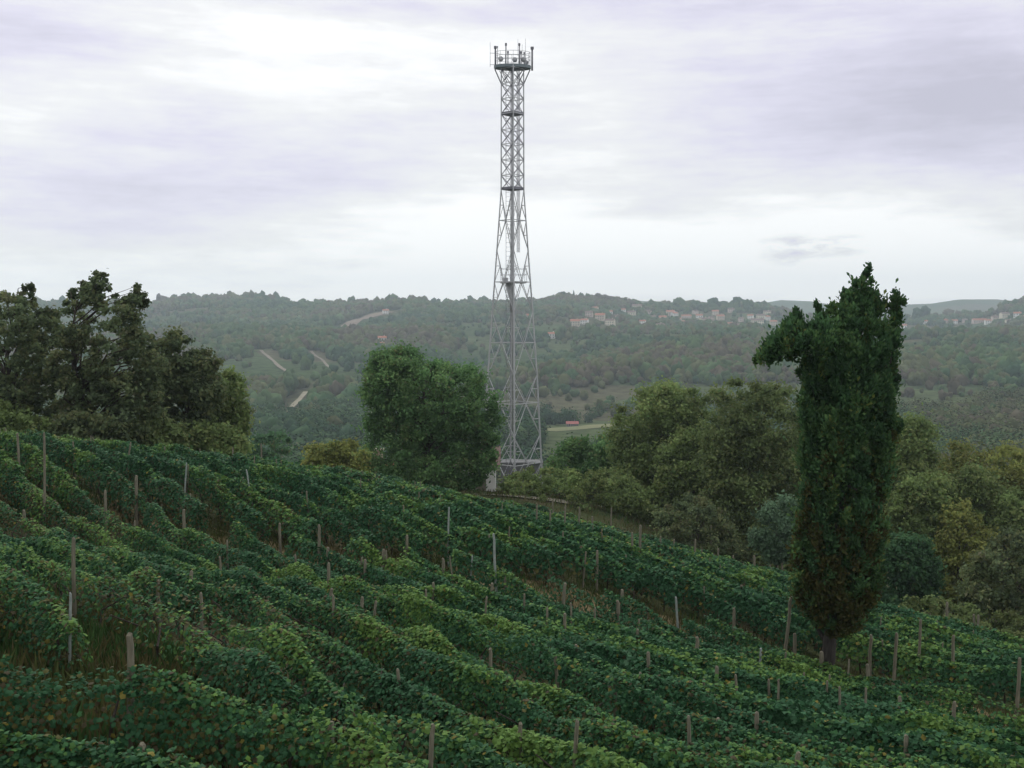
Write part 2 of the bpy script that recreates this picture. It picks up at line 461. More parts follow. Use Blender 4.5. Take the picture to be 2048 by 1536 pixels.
def resamp(p, n=70):
    s = np.concatenate([[0], np.cumsum(np.linalg.norm(np.diff(p, axis=0), axis=1))])
    t = np.linspace(0, s[-1], n)
    q = np.stack([np.interp(t, s, p[:, 0]), np.interp(t, s, p[:, 1])], -1)
    for _ in range(6): q[1:-1] = (q[:-2] + 2 * q[1:-1] + q[2:]) / 4
    return q
KW = [resamp(p) for p in KW]
ORD = ['first', 'second', 'third', 'fourth', 'fifth', 'sixth', 'seventh', 'eighth', 'ninth', 'tenth', 'eleventh', 'twelfth', 'thirteenth', 'fourteenth', 'fifteenth', 'sixteenth', 'seventeenth', 'eighteenth', 'nineteenth', 'twentieth', 'twenty first', 'twenty second', 'twenty third', 'twenty fourth', 'twenty fifth', 'twenty sixth', 'twenty seventh', 'twenty eighth', 'twenty ninth', 'thirtieth', 'thirty first', 'thirty second', 'thirty third', 'thirty fourth', 'thirty fifth', 'thirty sixth', 'thirty seventh', 'thirty eighth', 'thirty ninth', 'fortieth']

# All rows of the slope run straight and parallel, up to the left; the grassy track cuts across them, so they end on either side of it.
front = np.array([W(*a[:3])[:2] for a in anch if a[3] == 'c' and a[2] in (37, 36, 35.5, 35.8, 36.5, 38, 32) and a[1] < 1360 and a[1] not in (1035,)])
front = front[np.argsort(front[:, 0])]
brow = np.array([W(*a[:3])[:2] for a in anch if a[3] == 'c' and a[2] in (46, 52, 58, 62, 70, 68, 60, 55, 48)])
brow = brow[np.argsort(brow[:, 0])]
fx = np.arange(-34, 30.1, .5)
fy = np.interp(fx, front[:, 0], front[:, 1])
for _ in range(10): fy[1:-1] = (fy[:-2] + 2 * fy[1:-1] + fy[2:]) / 4
by = np.interp(fx, brow[:, 0], brow[:, 1]) + .6
lo = np.interp(fx, KW[0][:, 0], KW[0][:, 1]) + np.interp(fx, [-14, -9, -6, -1, 2.8, 3.6, 5.2, 6.2, 11, 13, 30], [2.4, 1.3, 2.4, 2.4, 1.7, .2, .2, 1.5, 1.5, .3, .2])
near_y = np.interp(fx, [-34, -9, -6, -4, -2, -.5, .6, 30], [15, 15, 15.2, 14.8, 13.2, 9.5, 8, 7])   # open headland in front of the nearest two rows
DR = np.array([-.66, .75]); DR /= np.linalg.norm(DR); NR = np.array([DR[1], -DR[0]])
def pieces(y0, y1, off):
    """the stretch of the row line with this offset that lies between two curves y0(x) < y < y1(x) and near the view"""
    t = np.arange(-60, 110, .25); P = NR[None] * off + DR[None] * t[:, None]
    a, b = np.interp(P[:, 0], fx, y0), np.interp(P[:, 0], fx, y1)
    ppx = 1024 + P[:, 0] / np.maximum(P[:, 1], 1) * F
    ok = (P[:, 1] > a) & (P[:, 1] < b) & (P[:, 1] > 7) & (ppx > -230) & (ppx < 2280) & (P[:, 0] > -33.5) & (P[:, 0] < 29.5)
    idx = np.where(ok)[0]
    if len(idx) < 9: return None
    cut = np.where(np.diff(idx) > 1)[0]
    seg = np.split(idx, cut + 1); seg = max(seg, key=len)
    return P[seg] if len(seg) > 8 else None
SP = 1.38
nl = nu = 0
low_rows, up_rows = [], []
for k in range(-30, 60):
    j = np.random.default_rng(300 + k).normal() * .08
    p = pieces(near_y, lo, k * SP + j)
    if p is not None: low_rows.append((k, p))
    p = pieces(fy - np.interp(fx, [-14, -4, 3, 30], [2.0, 1.7, .9, .5]), by, k * SP + j)
    if p is not None: up_rows.append((k, p))
def where(p):
    q = p[p[:, 1].argmax()]; px = 1024 + q[0] / q[1] * F
    return px
for L_, nm, grp, sd in ((low_rows, 'lower', 'vine rows of the lower slope', 0), (up_rows, 'upper', 'vine rows of the upper slope', 60)):
    L_.sort(key=lambda a: a[0])
    for i, (k, p) in enumerate(L_):
        lab = '%s from the left of the green vine rows %s the grassy track' % (ORD[min(i, len(ORD) - 1)].replace(' ', '-'), 'below' if nm == 'lower' else 'beyond')
        if i == len(L_) - 1: lab = 'rightmost vine row %s the grassy track' % ('below' if nm == 'lower' else 'beyond')
        d = p[:, 1].min(); dm = np.median(p[:, 1])
        near = 0 if dm < 15 else (1 if dm < 24 else (2 if dm < 44 else 3))
        vine_row(p[::2], lab, near, 1.0, 0.0, sd + i + 1, grp)
vine_row(KW[4], 'large leaved vine row at bottom left just below the stout grey post', 0, 1.0, .12, 38, 'nearest vine rows')
vine_row(KW[5], 'nearest vine row with large leaves, cutting across the bottom left corner', 0, 1.0, .1, 39, 'nearest vine rows')

# track between the two blocks
trk = np.stack([fx, fy * .5 + .5 * lo], -1)
trk = trk[(fx > -24) & (fx < 22)]
strip('path', trk, 2.2, M['path'], gz, .035)
strip('road', [W(935, 986, 81)[:2], W(1000, 991, 80)[:2], W(1060, 995, 79)[:2], W(1150, 1004, 79)[:2]], 1.7, M['road'], gz, .07)

# ------------------------------------------------------------------ grass and weeds
def blades(P, h, rng, cols):
    n = len(P)
    N = rng.normal(size=(n, 3)); N[:, 2] *= .2
    T = np.tile([0, 0, 1.0], (n, 1)) + rng.normal(size=(n, 3)) * .35
    v, f = leaf_quads(P + np.array([0, 0, 1])[None] * h[:, None] * .45, N, h, rng, .11, .02, T)
    return v, f, cols
gp = []; gc = []; gh = []
GC = np.array([(.055, .085, .026), (.075, .09, .030), (.105, .095, .040), (.05, .10, .03)])
q = R.integers(0, 70, 26000); t = R.random(26000)                      # wedge of weeds at lower left
pA = KW[3][q]; pB = KW[4][np.clip(q, 0, 69)]
p = pA * (1 - t[:, None]) + pB * t[:, None] + R.normal(size=(26000, 2)) * .3
gp.append(p); gh.append(R.uniform(.25, .7, len(p)))
q = R.integers(0, len(trk) - 1, 22000); p = trk[q] + R.normal(size=(22000, 2)) * np.array([.3, 1.5])  # along the track
gp.append(p); gh.append(R.uniform(.12, .4, len(p)))
p = np.stack([R.uniform(-30, 34, 30000), R.uniform(44, 84, 30000)], -1)
gp.append(p); gh.append(R.uniform(.2, .6, len(p)))
p = np.concatenate(gp); h = np.concatenate(gh)
c = GC[(fbm(p, 2.5, 9, 2) * 4.6 + R.normal(size=len(p)) * .5).clip(0, 3).astype(int)] * R.uniform(.7, 1.2, (len(p), 1))
P3 = np.concatenate([p, gz(p[:, 0], p[:, 1])[:, None]], 1)
v, f, c = blades(P3, h, R, c)
tag(np_mesh('grass', v, f, M['grass'], col=c), 'dry grass and weeds between the vine rows and along the track', kind='stuff')

# ------------------------------------------------------------------ posts
POSTS = [  # px, top, where it meets the leaves, kind (w wood, p pale, t thin wood), half width px, lean px at the top
 (37,865,925,'w',3,0),(82,875,1020,'t',3,2),(205,965,1008,'w',3.5,0),(267,980,1022,'w',4,0),(362,1035,1078,'w',4,0),(252,878,915,'t',2,6),
 (317,872,902,'t',2,3),(348,872,905,'w',2.5,0),(435,878,912,'p',2,0),(462,898,925,'t',2,1),(370,925,976,'p',2,4),(495,940,978,'p',2,-6),
 (635,1040,1096,'w',4,0),(652,1095,1112,'w',4,0),(653,1135,1182,'w',4.5,0),(659,1180,1202,'w',5,0),(727,1112,1136,'w',4,0),
 (764,1097,1120,'w',4,0),(854,1132,1151,'w',4,0),(885,1125,1150,'w',4,0),(902,1118,1156,'t',2,-4),(897,1013,1076,'p',2.5,1),(865,1175,1201,'w',4,0),
 (942,1105,1128,'p',2.5,2),(991,1060,1156,'p',3.5,-4),(1010,1145,1163,'w',4,0),(984,1160,1182,'w',4.5,0),(127,1175,1236,'p',3.5,2),(138,1090,1180,'w',5,0),
 (260,1262,1392,'w',9,3),(858,1425,1536,'w',7,5),(662,1442,1467,'w',8,0),(285,1485,1536,'w',11,0),(375,1158,1182,'w',5,0),(307,1183,1202,'w',5,0),
 (812,1088,1122,'w',4,0),(520,888,912,'t',2,0),
 (1074,1010,1050,'t',2.5,0),(1101,1025,1053,'t',2.5,0),(1106,1000,1036,'t',2,0),(1131,1013,1056,'t',2.5,0),(1159,1015,1056,'t',2.5,1),
 (1186,1033,1057,'t',2.5,0),(1224,1018,1052,'t',2,1),(1267,1063,1100,'t',3,0),(1283,1050,1100,'w',3.5,0),(1194,1100,1129,'w',3.5,0),(1324,1075,1096,'t',2.5,0),
 (1351,1080,1098,'t',2.5,0),(1384,1063,1091,'t',3,0),(1394,1080,1111,'t',2.5,1),(1426,1053,1103,'t',3,0),(1441,1098,1114,'t',2.5,0),(1456,1077,1102,'t',2.5,0),
 (1480,1078,1103,'t',2.5,0),(1471,1113,1129,'t',2.5,0),(1514,1113,1136,'t',3,0),(1546,1118,1141,'t',3,0),(1561,1123,1144,'t',3,0),(1571,1120,1146,'t',3,0),
 (1129,1165,1202,'w',4.5,2),(1131,1232,1263,'w',4.5,0),(1244,1178,1201,'w',4.5,0),(1239,1205,1234,'w',5,0),(1279,1258,1282,'w',4.5,0),(1359,1200,1246,'p',3,-3),
 (1468,1215,1239,'w',4,0),(1489,1170,1186,'w',3.5,0),(1529,1300,1326,'p',3.5,1),(1399,1278,1318,'w',5,1),(1301,1305,1343,'w',5,0),(1156,1280,1306,'w',4.5,-2),
 (1114,1300,1328,'w',5,-2),(1441,1328,1366,'w',5,0),(1234,1358,1391,'w',5,0),(1524,1428,1456,'w',6,0),(1444,1460,1483,'w',6,0),(1566,1363,1421,'t',3,1),
 (1574,1190,1276,'t',4,8),(1589,1265,1296,'w',4.5,0),(1653,1313,1338,'w',5.5,0),(1749,1333,1361,'w',5,-2),(1814,1393,1421,'w',5,0),(1924,1405,1436,'w',5,2),
 (1829,1468,1501,'w',6,-1),(1696,1447,1463,'w',6,0),(1609,1503,1536,'w',7,0),(1741,1268,1306,'w',4,0),(1789,1263,1330,'w',4,2),(1851,1238,1320,'t',3.5,2),
 (1906,1208,1251,'t',3.5,0),(1921,1268,1330,'w',4,0),(2036,1313,1380,'w',4.5,2),(1961,1233,1266,'t',3,0),(1969,1233,1267,'t',3,1),(1830,1190,1216,'t',3,0),
 (1749,1178,1202,'t',2.5,0),(1154,1463,1536,'w',6,2),(40,1010,1040,'w',4,0),(560,1045,1075,'w',3.5,0),(720,1190,1215,'w',4.5,0),(980,1290,1320,'w',5,0),(1040,1440,1462,'w',6,0),
]
pp = hit_near([q[0] for q in POSTS], [q[2] for q in POSTS], CH - .12)
NUMW = ORD
def band(px, py, d):
    if d > 44: b = 'in the upper vines'
    elif d > 33: b = 'beside the grassy track'
    elif d > 20: b = 'among lower vines'
    else: b = 'in the nearest vines'
    z = ('below the left trees' if px < 330 else 'left of the leafy tree' if px < 700 else 'below the leafy tree' if px < 960 else 'below the tower' if px < 1180 else 'left of cypress' if px < 1480 else 'at the cypress' if px < 1760 else 'right of cypress')
    return b, z
cells = {}
for i, q in enumerate(POSTS):
    kd = {'w': 'brown post', 't': 'thin stake', 'p': 'pale pole'}[q[3]]
    cells.setdefault((kd,) + band(q[0], q[2], pp[i][1]), []).append(i)
plabel = {}
for (kd, b, z), ids in cells.items():
    ids.sort(key=lambda i: POSTS[i][0])
    for j, i in enumerate(ids):
        pre = '' if len(ids) == 1 else NUMW[j] + ' '
        plabel[i] = '%s%s %s %s' % (pre, kd, b, z)
plabel[[i for i, q in enumerate(POSTS) if q[0] == 260][0]] = 'stout weathered grey post standing tall among the nearest browning vines at lower left'
plabel[[i for i, q in enumerate(POSTS) if q[0] == 991][0]] = 'tall slightly curved pale pole rising from the grassy track straight below the tower'
plabel[[i for i, q in enumerate(POSTS) if q[0] == 1574][0]] = 'long thin wooden stake leaning right just left of the cypress crown'
for i, (px, top, bot, kd, hwp, lean) in enumerate(POSTS):
    p = pp[i].copy()
    lo_y, f_y = np.interp(p[0], fx, lo), np.interp(p[0], fx, fy)
    if not (lo_y - .3 < p[1] < f_y + .3) and not (p[0] < -2 and p[1] < 15.5):
        yy = np.linspace(p[1] - 1.6, p[1] + 1.6, 161); xx = (px - 1024) / F * yy
        om = (xx * NR[0] + yy * NR[1]) / SP; er = np.abs(om - np.round(om)) * SP * 2 + np.abs(yy - p[1]) * .3
        j = er.argmin(); p = np.array([xx[j], yy[j], float(gz(xx[j], yy[j])) + CH - .08])
    d = p[1]; g = float(gz(p[0], p[1])); zt = p[2] + (bot - top) * d / F; lx = lean * d / F; r = max(hwp * .8 * d / F, .018)
    dx = lx / max(.3, zt - p[2])
    base = np.array([p[0], p[1], g - .25]); H = zt - base[2]
    rng = np.random.default_rng(500 + i)
    pts = []; rr = []
    for t in (0, .35, .7, .93, .985, 1):
        w = rng.normal(size=2) * r * .18
        pts.append((dx * H * t - dx * (p[2] - base[2]) + w[0], w[1], H * t)); rr.append(r * (1.08 - .14 * t) * (1 if t < .95 else (.9 if t < .99 else .6)))
    mb = MB(); mb.tube(pts, rr, 8)
    o = mb.build('vineyard_post', M['palepole'] if kd == 'p' else M['post'], smooth=False)
    o.location = base
    tag(o, plabel[i], 'post', 'posts of the vineyard')

# short stakes along the rows
ex = MB(); ex.tube([(0, 0, 0), (.01, 0, .6), (-.008, .006, 1.2), (0, 0, CH + .30), (0, 0, CH + .33)], [.030, .029, .028, .026, .015], 7)
ex0 = ex.build('vineyard_post', M['post']); exd = ex0.data; bpy.data.objects.remove(ex0)
count = 0
for L_, nm in ((low_rows, 'below'), (up_rows, 'beyond')):
    for i, (k, p) in enumerate(L_):
        rng = np.random.default_rng(4000 + k + (100 if nm == 'below' else 0))
        q = p[::-1] if p[0, 1] < p[-1, 1] else p
        seg = np.concatenate([[0], np.cumsum(np.linalg.norm(np.diff(q, axis=0), axis=1))])
        t = rng.uniform(2, 6); m = 0
        while t < seg[-1] - .5 and count < 185:
            x_, y_ = np.interp(t, seg, q[:, 0]), np.interp(t, seg, q[:, 1]); px_ = 1024 + x_ / y_ * F
            if 0 < px_ < 2048 and y_ > 15 and not (px_ < 330 and y_ < 30):
                o = bpy.data.objects.new('vineyard_post', exd); COL.objects.link(o)
                o.location = (x_, y_, float(gz(x_, y_)) - rng.uniform(.0, .22)); o.rotation_euler = (rng.normal() * .04, rng.normal() * .05, rng.uniform(0, 6))
                s_ = 1 if y_ < 40 else .8; o.scale = (s_, s_, 1)
                tag(o, 'short stake, %s from the far end of the %s vine row %s the track' % (ORD[m], ORD[i].replace(' ', '-'), nm), 'post', 'posts of the vineyard'); m += 1; count += 1
            t += rng.uniform(5, 9)

# ------------------------------------------------------------------ trees
def inside(poly, x, y):
    c = np.zeros(len(x), bool); n = len(poly)
    for i in range(n):
        x0, y0 = poly[i]; x1, y1 = poly[(i + 1) % n]
        k = (y0 > y) != (y1 > y)
        with np.errstate(divide='ignore', invalid='ignore'):
            xc = (x1 - x0) * (y - y0) / (y1 - y0 + 1e-12) + x0
        c ^= k & (x < xc)
    return c

def span(poly, x, y):
    """left and right edge of the outline's stretch that contains (x, y)"""
    n = len(poly); L = np.full(len(x), -1e9); Rr = np.full(len(x), 1e9)
    for i in range(n):
        x0, y0 = poly[i]; x1, y1 = poly[(i + 1) % n]
        k = (y0 > y) != (y1 > y)
        xc = (x1 - x0) * (y - y0) / (y1 - y0 + 1e-12) + x0
        L = np.where(k & (xc <= x), np.maximum(L, xc), L); Rr = np.where(k & (xc > x), np.minimum(Rr, xc), Rr)
    return L, Rr

TREE_COL = {
 'dark': [(0.106, 0.146, 0.074), (0.130, 0.171, 0.078), (0.163, 0.185, 0.083), (0.147, 0.149, 0.085)],
 'olive': [(0.159, 0.227, 0.083), (0.189, 0.259, 0.091), (0.218, 0.263, 0.098), (0.121, 0.207, 0.078)],
 'green': [(0.097, 0.191, 0.074), (0.127, 0.239, 0.088), (0.171, 0.286, 0.104), (0.165, 0.196, 0.088)],
 'yellow': [(0.201, 0.233, 0.067), (0.233, 0.248, 0.075), (0.164, 0.217, 0.071), (0.248, 0.238, 0.091)],
 'cyp':   [(0.056, 0.121, 0.053), (0.077, 0.158, 0.060), (0.103, 0.185, 0.065), (0.177, 0.218, 0.062)],
 'pale':  [(.110, .18, .105), (.135, .215, .125), (.095, .165, .095), (.155, .23, .14)],
 'bluish': [(0.063, 0.138, 0.065), (0.076, 0.160, 0.072), (0.092, 0.176, 0.074), (0.109, 0.127, 0.057)],
 'brown': [(0.145, 0.202, 0.078), (0.171, 0.228, 0.086), (0.195, 0.228, 0.091), (0.104, 0.190, 0.073)],
}

def tree(name, poly, depth, colk, label, cat, nclump, crpx, leafsz, perclump, seed, trunk_px=None, group=None, base_py=None,
         thick=1.0, vertical=False, browncol=None, trunk_r=.18, bark='bark', limbs=22, shell=.45, trunk_top=None, skew=0.0, flat=1.0, bough=True, edge=.4, extra=()):
    rng = np.random.default_rng(seed)
    poly = [tuple(map(float, p)) for p in poly]
    pa = np.array(poly); x0, y0 = pa.min(0); x1, y1 = pa.max(0); ppm = F / depth
    X = rng.uniform(x0, x1, nclump * 12); Y = rng.uniform(y0, y1, nclump * 12)
    k = inside(poly, X, Y); X, Y = X[k], Y[k]
    L, Rr = span(poly, X, Y)
    hw = (Rr - L) / 2; cx = (L + Rr) / 2
    ok = np.minimum(X - L, Rr - X) > np.minimum(crpx * .55, hw * .6)
    up = inside(poly, X, Y - crpx * .5)
    k = ok & up; X, Y, L, Rr, hw, cx = X[k][:nclump], Y[k][:nclump], L[k][:nclump], Rr[k][:nclump], hw[k][:nclump], cx[k][:nclump]
    n = len(X)
    if bough:
        nb = max(6, n // 9); bi = rng.choice(n, nb, replace=False); jit = crpx * 1.5
        pick = rng.integers(0, nb, n)
        X2 = X[bi][pick] + rng.normal(size=n) * jit; Y2 = Y[bi][pick] + rng.normal(size=n) * jit * .8
        L2, R2 = span(poly, X2, Y2)
        k = inside(poly, X2, Y2) & inside(poly, X2, Y2 - crpx * .35) & (np.minimum(X2 - L2, R2 - X2) > crpx * .35)
        k &= np.arange(n) >= n * edge                                  # a share of the clumps fills the outline evenly, the rest gathers in boughs
        ke = np.where(np.arange(n) < n * edge)[0]
        bt = rng.uniform(.75, 1.28, nb); bu = rng.uniform(-1, 1, nb)
        near = np.argmin((X[ke][:, None] - X[bi][None]) ** 2 + (Y[ke][:, None] - Y[bi][None]) ** 2, axis=1)
        btone = np.concatenate([bt[near], bt[pick[k]]]); ub = np.concatenate([rng.uniform(-1, 1, len(ke)), bu[pick[k]]])
        X, Y, L, Rr = np.concatenate([X[ke], X2[k]]), np.concatenate([Y[ke], Y2[k]]), np.concatenate([L[ke], L2[k]]), np.concatenate([Rr[ke], R2[k]])
        hw = (Rr - L) / 2; cx = (L + Rr) / 2; n = len(X)
    dep = np.sqrt(np.maximum(hw ** 2 - (X - cx) ** 2, 0)) * thick
    u = rng.uniform(-1, 1, n) if not bough else np.clip(ub + rng.normal(size=n) * .18, -1, 1); u = np.sign(u) * np.abs(u) ** shell
    C = W(X, Y, np.full(n, float(depth)))
    C[:, 1] += u * dep / ppm
    C[:, 0] *= C[:, 1] / depth; C[:, 2] *= 1 + (C[:, 1] / depth - 1) * .25
    cr = crpx / ppm * rng.uniform(.6, 1.25, n)
    if len(extra):
        ex = np.array(extra, float); CE = W(ex[:, 0], ex[:, 1], np.full(len(ex), float(depth))); CE[:, 1] += rng.normal(size=len(ex)) * .12
        C = np.concatenate([C, CE]); cr = np.concatenate([cr, np.full(len(ex), .42 * crpx / ppm)]); X = np.concatenate([X, ex[:, 0]]); Y = np.concatenate([Y, ex[:, 1]])
        if bough: btone = np.concatenate([btone, np.full(len(ex), .9)])
        n = len(C)
    # leaves
    m = perclump
    D = rng.normal(size=(n, m, 3)); D /= np.linalg.norm(D, axis=2, keepdims=True)
    rad = rng.uniform(.35, 1.08, (n, m, 1)) ** .6
    el = np.array([.85, .85, 1.35]) if vertical else np.array([1.08, 1.08, .8 * flat])
    if True: rad = np.abs(rng.normal(size=(n, m, 1))) * .62 + .12
    P = C[:, None] + D * el * rad * cr[:, None, None]
    N = D + np.array([0, 0, .35]) + rng.normal(size=D.shape) * (.9 if vertical else .9)
    P = P.reshape(-1, 3); N = N.reshape(-1, 3)
    cl = np.repeat(rng.random(n), m); pal = np.array(TREE_COL[colk])
    tone = np.repeat(rng.uniform(.78, 1.22, n) * (btone if bough else 1), m)
    idx = (cl * 2.6 + rng.normal(size=len(P)) * .55).clip(0, 3).astype(int)
    col = pal[idx] * (tone * rng.uniform(.9, 1.1, len(P)))[:, None]
    if browncol is not None:                                           # dead foliage, more of it low down
        hfrac = np.repeat((Y - y0) / (y1 - y0), m)
        pb = np.clip((hfrac - browncol[0]) / .5, 0, 1) * browncol[1]
        kb = np.repeat(rng.random(n), m) < pb
        col[kb] = np.array([(.078, .080, .026), (.098, .090, .032), (.070, .090, .030)])[rng.integers(0, 3, kb.sum())]
    sz = leafsz * rng.uniform(.6, 1.35, len(P))
    T = None
    if vertical:
        T = np.tile([0, 0, .75], (len(P), 1)) + D.reshape(-1, 3) * .7 + rng.normal(size=P.shape) * .45
    tp = trunk_px if trunk_px is not None else (x0 + x1) / 2
    bx = (tp - 1024) / F * depth
    bz = float(gz(bx, depth)) if depth < 150 else float(W(tp, y1, depth)[2])
    if base_py: bz = min(bz, float(W(tp, base_py, depth)[2]))
    o = np.array([bx, depth, bz])
    e = empty(name, o, 0, label, cat, group)
    v, f = leaf_quads(P - o, N, sz, rng, .5 if vertical else .62, .12, T)
    np_mesh('crown', v, f, M['tree'], e, col)
    # trunk and limbs
    mb = MB(); Cl = C - o
    top = Cl[Cl[:, 2].argmax()]
    ht = top[2] if trunk_top is None else float(W(tp, trunk_top, depth)[2]) - bz
    j = rng.normal(size=(6, 2)) * .035 * ht * (0 if vertical else 1)
    spine = [np.array([skew * ht * t + j[i, 0] * t, j[i, 1] * t, ht * .86 * t - (.2 if i == 0 else 0)]) for i, t in enumerate((0, .18, .38, .6, .8, 1))]
    mb.tube(spine, [trunk_r * 1.25, trunk_r, trunk_r * .8, trunk_r * .55, trunk_r * .32, trunk_r * .08], 8)
    sp = np.array(spine)
    for q in rng.choice(n, min(limbs, n), replace=False):
        tgt = Cl[q]
        if vertical and np.hypot(tgt[0] - skew * tgt[2], tgt[1]) > 1.25: continue
        hz = np.clip(tgt[2] - .35 * np.hypot(tgt[0], tgt[1]) - .1 * ht, .12 * ht, .8 * ht)
        st = np.array([np.interp(hz, sp[:, 2], sp[:, 0]), np.interp(hz, sp[:, 2], sp[:, 1]), hz])
        r0 = trunk_r * (.5 - .38 * hz / ht)
        mid = st * .5 + tgt * .5 + np.array([0, 0, .06 * ht * (1 if not vertical else 0)]) + rng.normal(size=3) * .04 * ht * .6
        mb.tube([st, st * .65 + mid * .35 + rng.normal(size=3) * .03, mid, tgt], [r0, r0 * .8, r0 * .55, r0 * .15], 5)
    mb.build('trunk', M[bark], e, smooth=True)
    return e

# left group, airy and dark against the sky
LG = 'dark trees on the brow at the left'
tree('broadleaf_tree', [(-160,610),(-60,600),(-20,585),(5,580),(20,592),(38,570),(52,590),(58,563),(68,566),(72,600),(80,628),(98,612),(125,628),(140,660),(132,720),(120,800),(110,870),(60,900),(-160,900)], 58, 'dark', 'dark airy tree cut by the left picture edge, two thin tips on the skyline', 'tree', 400, 14, .22, 90, 11, 20, LG, shell=.7, limbs=90, edge=.45, extra=[(62,572),(63,580),(65,590),(66,600),(67,612),(58,606),(50,578),(46,588),(42,597),(36,602),(20,596),(10,590),(4,588),(74,612),(78,624),(84,622)])
tree('broadleaf_tree', [(128,645),(122,600),(135,590),(145,572),(158,600),(166,560),(178,566),(190,540),(200,552),(210,542),(218,570),(228,575),(230,600),(240,615),(252,588),(262,592),(270,566),(280,588),(290,585),(298,600),(280,625),(275,635),(290,655),(312,668),(330,705),(330,790),(320,870),(280,892),(120,890),(95,830),(90,760),(104,690)], 55, 'dark', 'tallest dark tree of the left group with ragged crown tips above the skyline', 'tree', 480, 13, .21, 95, 12, 165, LG, shell=.7, limbs=80, trunk_r=.2, edge=.45, extra=[(190,546),(198,552),(206,549),(212,560),(272,572),(276,582),(286,590),(280,600),(270,604),(166,566),(170,578),(176,572),(147,580),(152,592),(142,594),(136,606),(216,578),(230,592),(238,606),(252,598),(260,604),(292,602)])
tree('broadleaf_tree', [(285,720),(305,690),(325,668),(350,655),(372,660),(385,680),(400,705),(428,688),(445,715),(445,800),(452,890),(300,900),(280,800)], 60, 'dark', 'round dark tree of the left group, just right of the tallest one', 'tree', 330, 14, .22, 95, 13, 365, LG, shell=.6, limbs=40)
tree('broadleaf_tree', [(395,770),(420,742),(440,758),(455,735),(470,742),(484,748),(496,790),(499,850),(492,915),(395,915),(375,840)], 63, 'olive', 'olive brown tree at the right end of the left group', 'tree', 310, 15, .22, 105, 14, 440, LG, limbs=30)
UG = 'low bushes under the left trees'
for i, (xa, xb, yt, d, ck, lab) in enumerate([(-80, 120, 800, 53, 'olive', 'olive bush under the left edge tree, behind the vine posts'), (90, 260, 812, 52, 'dark', 'dark low bush around the foot of the tallest left tree'), (230, 380, 822, 55, 'brown', 'brownish bush between the tallest and the round left trees'), (350, 505, 838, 58, 'olive', 'olive bush at the right foot of the left tree group')]):
    tree('bush', [(xa, 915), (xa + 10, yt + 30), ((xa + xb) / 2 - 30, yt), ((xa + xb) / 2 + 20, yt + 8), (xb - 10, yt + 28), (xb, 915)], d, ck, lab, 'bush', 150, 15, .22, 100, 30 + i, None, UG, trunk_r=.06, limbs=14)
tree('broadleaf_tree', [(480,935),(495,885),(528,862),(570,866),(600,880),(615,930),(600,975),(485,975)], 125, 'bluish', 'blue green rounded tree in the gap right of the left group', 'tree', 130, 13, .42, 90, 36, None, base_py=1010)
tree('bush', [(598,950),(606,895),(640,878),(700,882),(735,898),(730,970),(600,972)], 74, 'yellow', 'yellowish bush on the brow left of the leafy centre tree', 'bush', 150, 13, .24, 110, 37, trunk_r=.06)
# centre tree
tree('broadleaf_tree', [(728,745),(740,708),(768,690),(800,688),(830,694),(852,716),(880,722),(908,714),(940,720),(962,742),(976,770),(1000,783),(1007,830),(1006,890),(1000,922),(984,945),(960,962),(905,988),(860,1000),(800,995),(755,975),(722,952),(714,900),(728,872),(736,832),(724,790)], 84, 'green', 'full leafy green tree in the centre left of the lattice tower', 'tree', 700, 18, .25, 150, 15, 850, limbs=60, trunk_r=.24, shell=.6, edge=.22)
# centre right
CG = 'trees between the tower and the cypress'
tree('broadleaf_tree', [(1215,870),(1235,820),(1262,790),(1300,768),(1340,758),(1378,762),(1412,790),(1425,850),(1425,950),(1415,1050),(1340,1065),(1265,1020),(1225,950)], 92, 'olive', 'broad olive tree right of the tower, its top catching yellow', 'tree', 460, 20, .27, 150, 16, 1330, CG, shell=.5)
tree('broadleaf_tree', [(1395,830),(1412,785),(1440,762),(1470,745),(1490,765),(1520,760),(1560,758),(1600,778),(1625,850),(1625,1000),(1605,1100),(1480,1105),(1425,1070),(1398,950)], 80, 'brown', 'large brownish tree directly left of the cypress, dark at its foot', 'tree', 520, 20, .25, 150, 17, 1490, CG, shell=.5, base_py=1110)
tree('broadleaf_tree', [(1090,925),(1110,895),(1150,872),(1190,880),(1225,866),(1262,880),(1285,930),(1275,990),(1250,1010),(1140,1005),(1095,985)], 100, 'green', 'small green trees clump just right of the tower foot', 'tree', 240, 14, .34, 105, 18, 1190, CG)
tree('bush', [(1000,962),(1040,940),(1100,932),(1180,938),(1250,950),(1300,985),(1330,1030),(1250,1030),(1150,1008),(1000,1000)], 83, 'olive', 'long low olive hedge in front of the tower foot', 'hedge', 260, 12, .24, 105, 19, 1120, trunk_r=.05)
tree('bush', [(1300,1040),(1330,1000),(1380,985),(1430,1010),(1470,1050),(1500,1090),(1480,1125),(1400,1110),(1320,1080)], 72, 'dark', 'dark low bush behind the far end posts of the upper vines', 'bush', 170, 13, .22, 105, 20, 1400, trunk_r=.06)
tree('shrub', [(1498,1052),(1515,1022),(1540,1005),(1562,990),(1590,992),(1612,1050),(1600,1115),(1530,1120),(1500,1085)], 63, 'pale', 'pale grey green shrub touching the left side of the cypress', 'shrub', 160, 12, .19, 110, 21, 1560, trunk_r=.05)
tree('broadleaf_tree', [(1610,830),(1650,785),(1720,800),(1780,840),(1795,1000),(1785,1160),(1650,1160),(1600,1100)], 88, 'olive', 'tall olive tree hidden mostly behind the cypress', 'tree', 240, 18, .36, 105, 22, 1700, CG)
RG = 'trees right of the cypress'
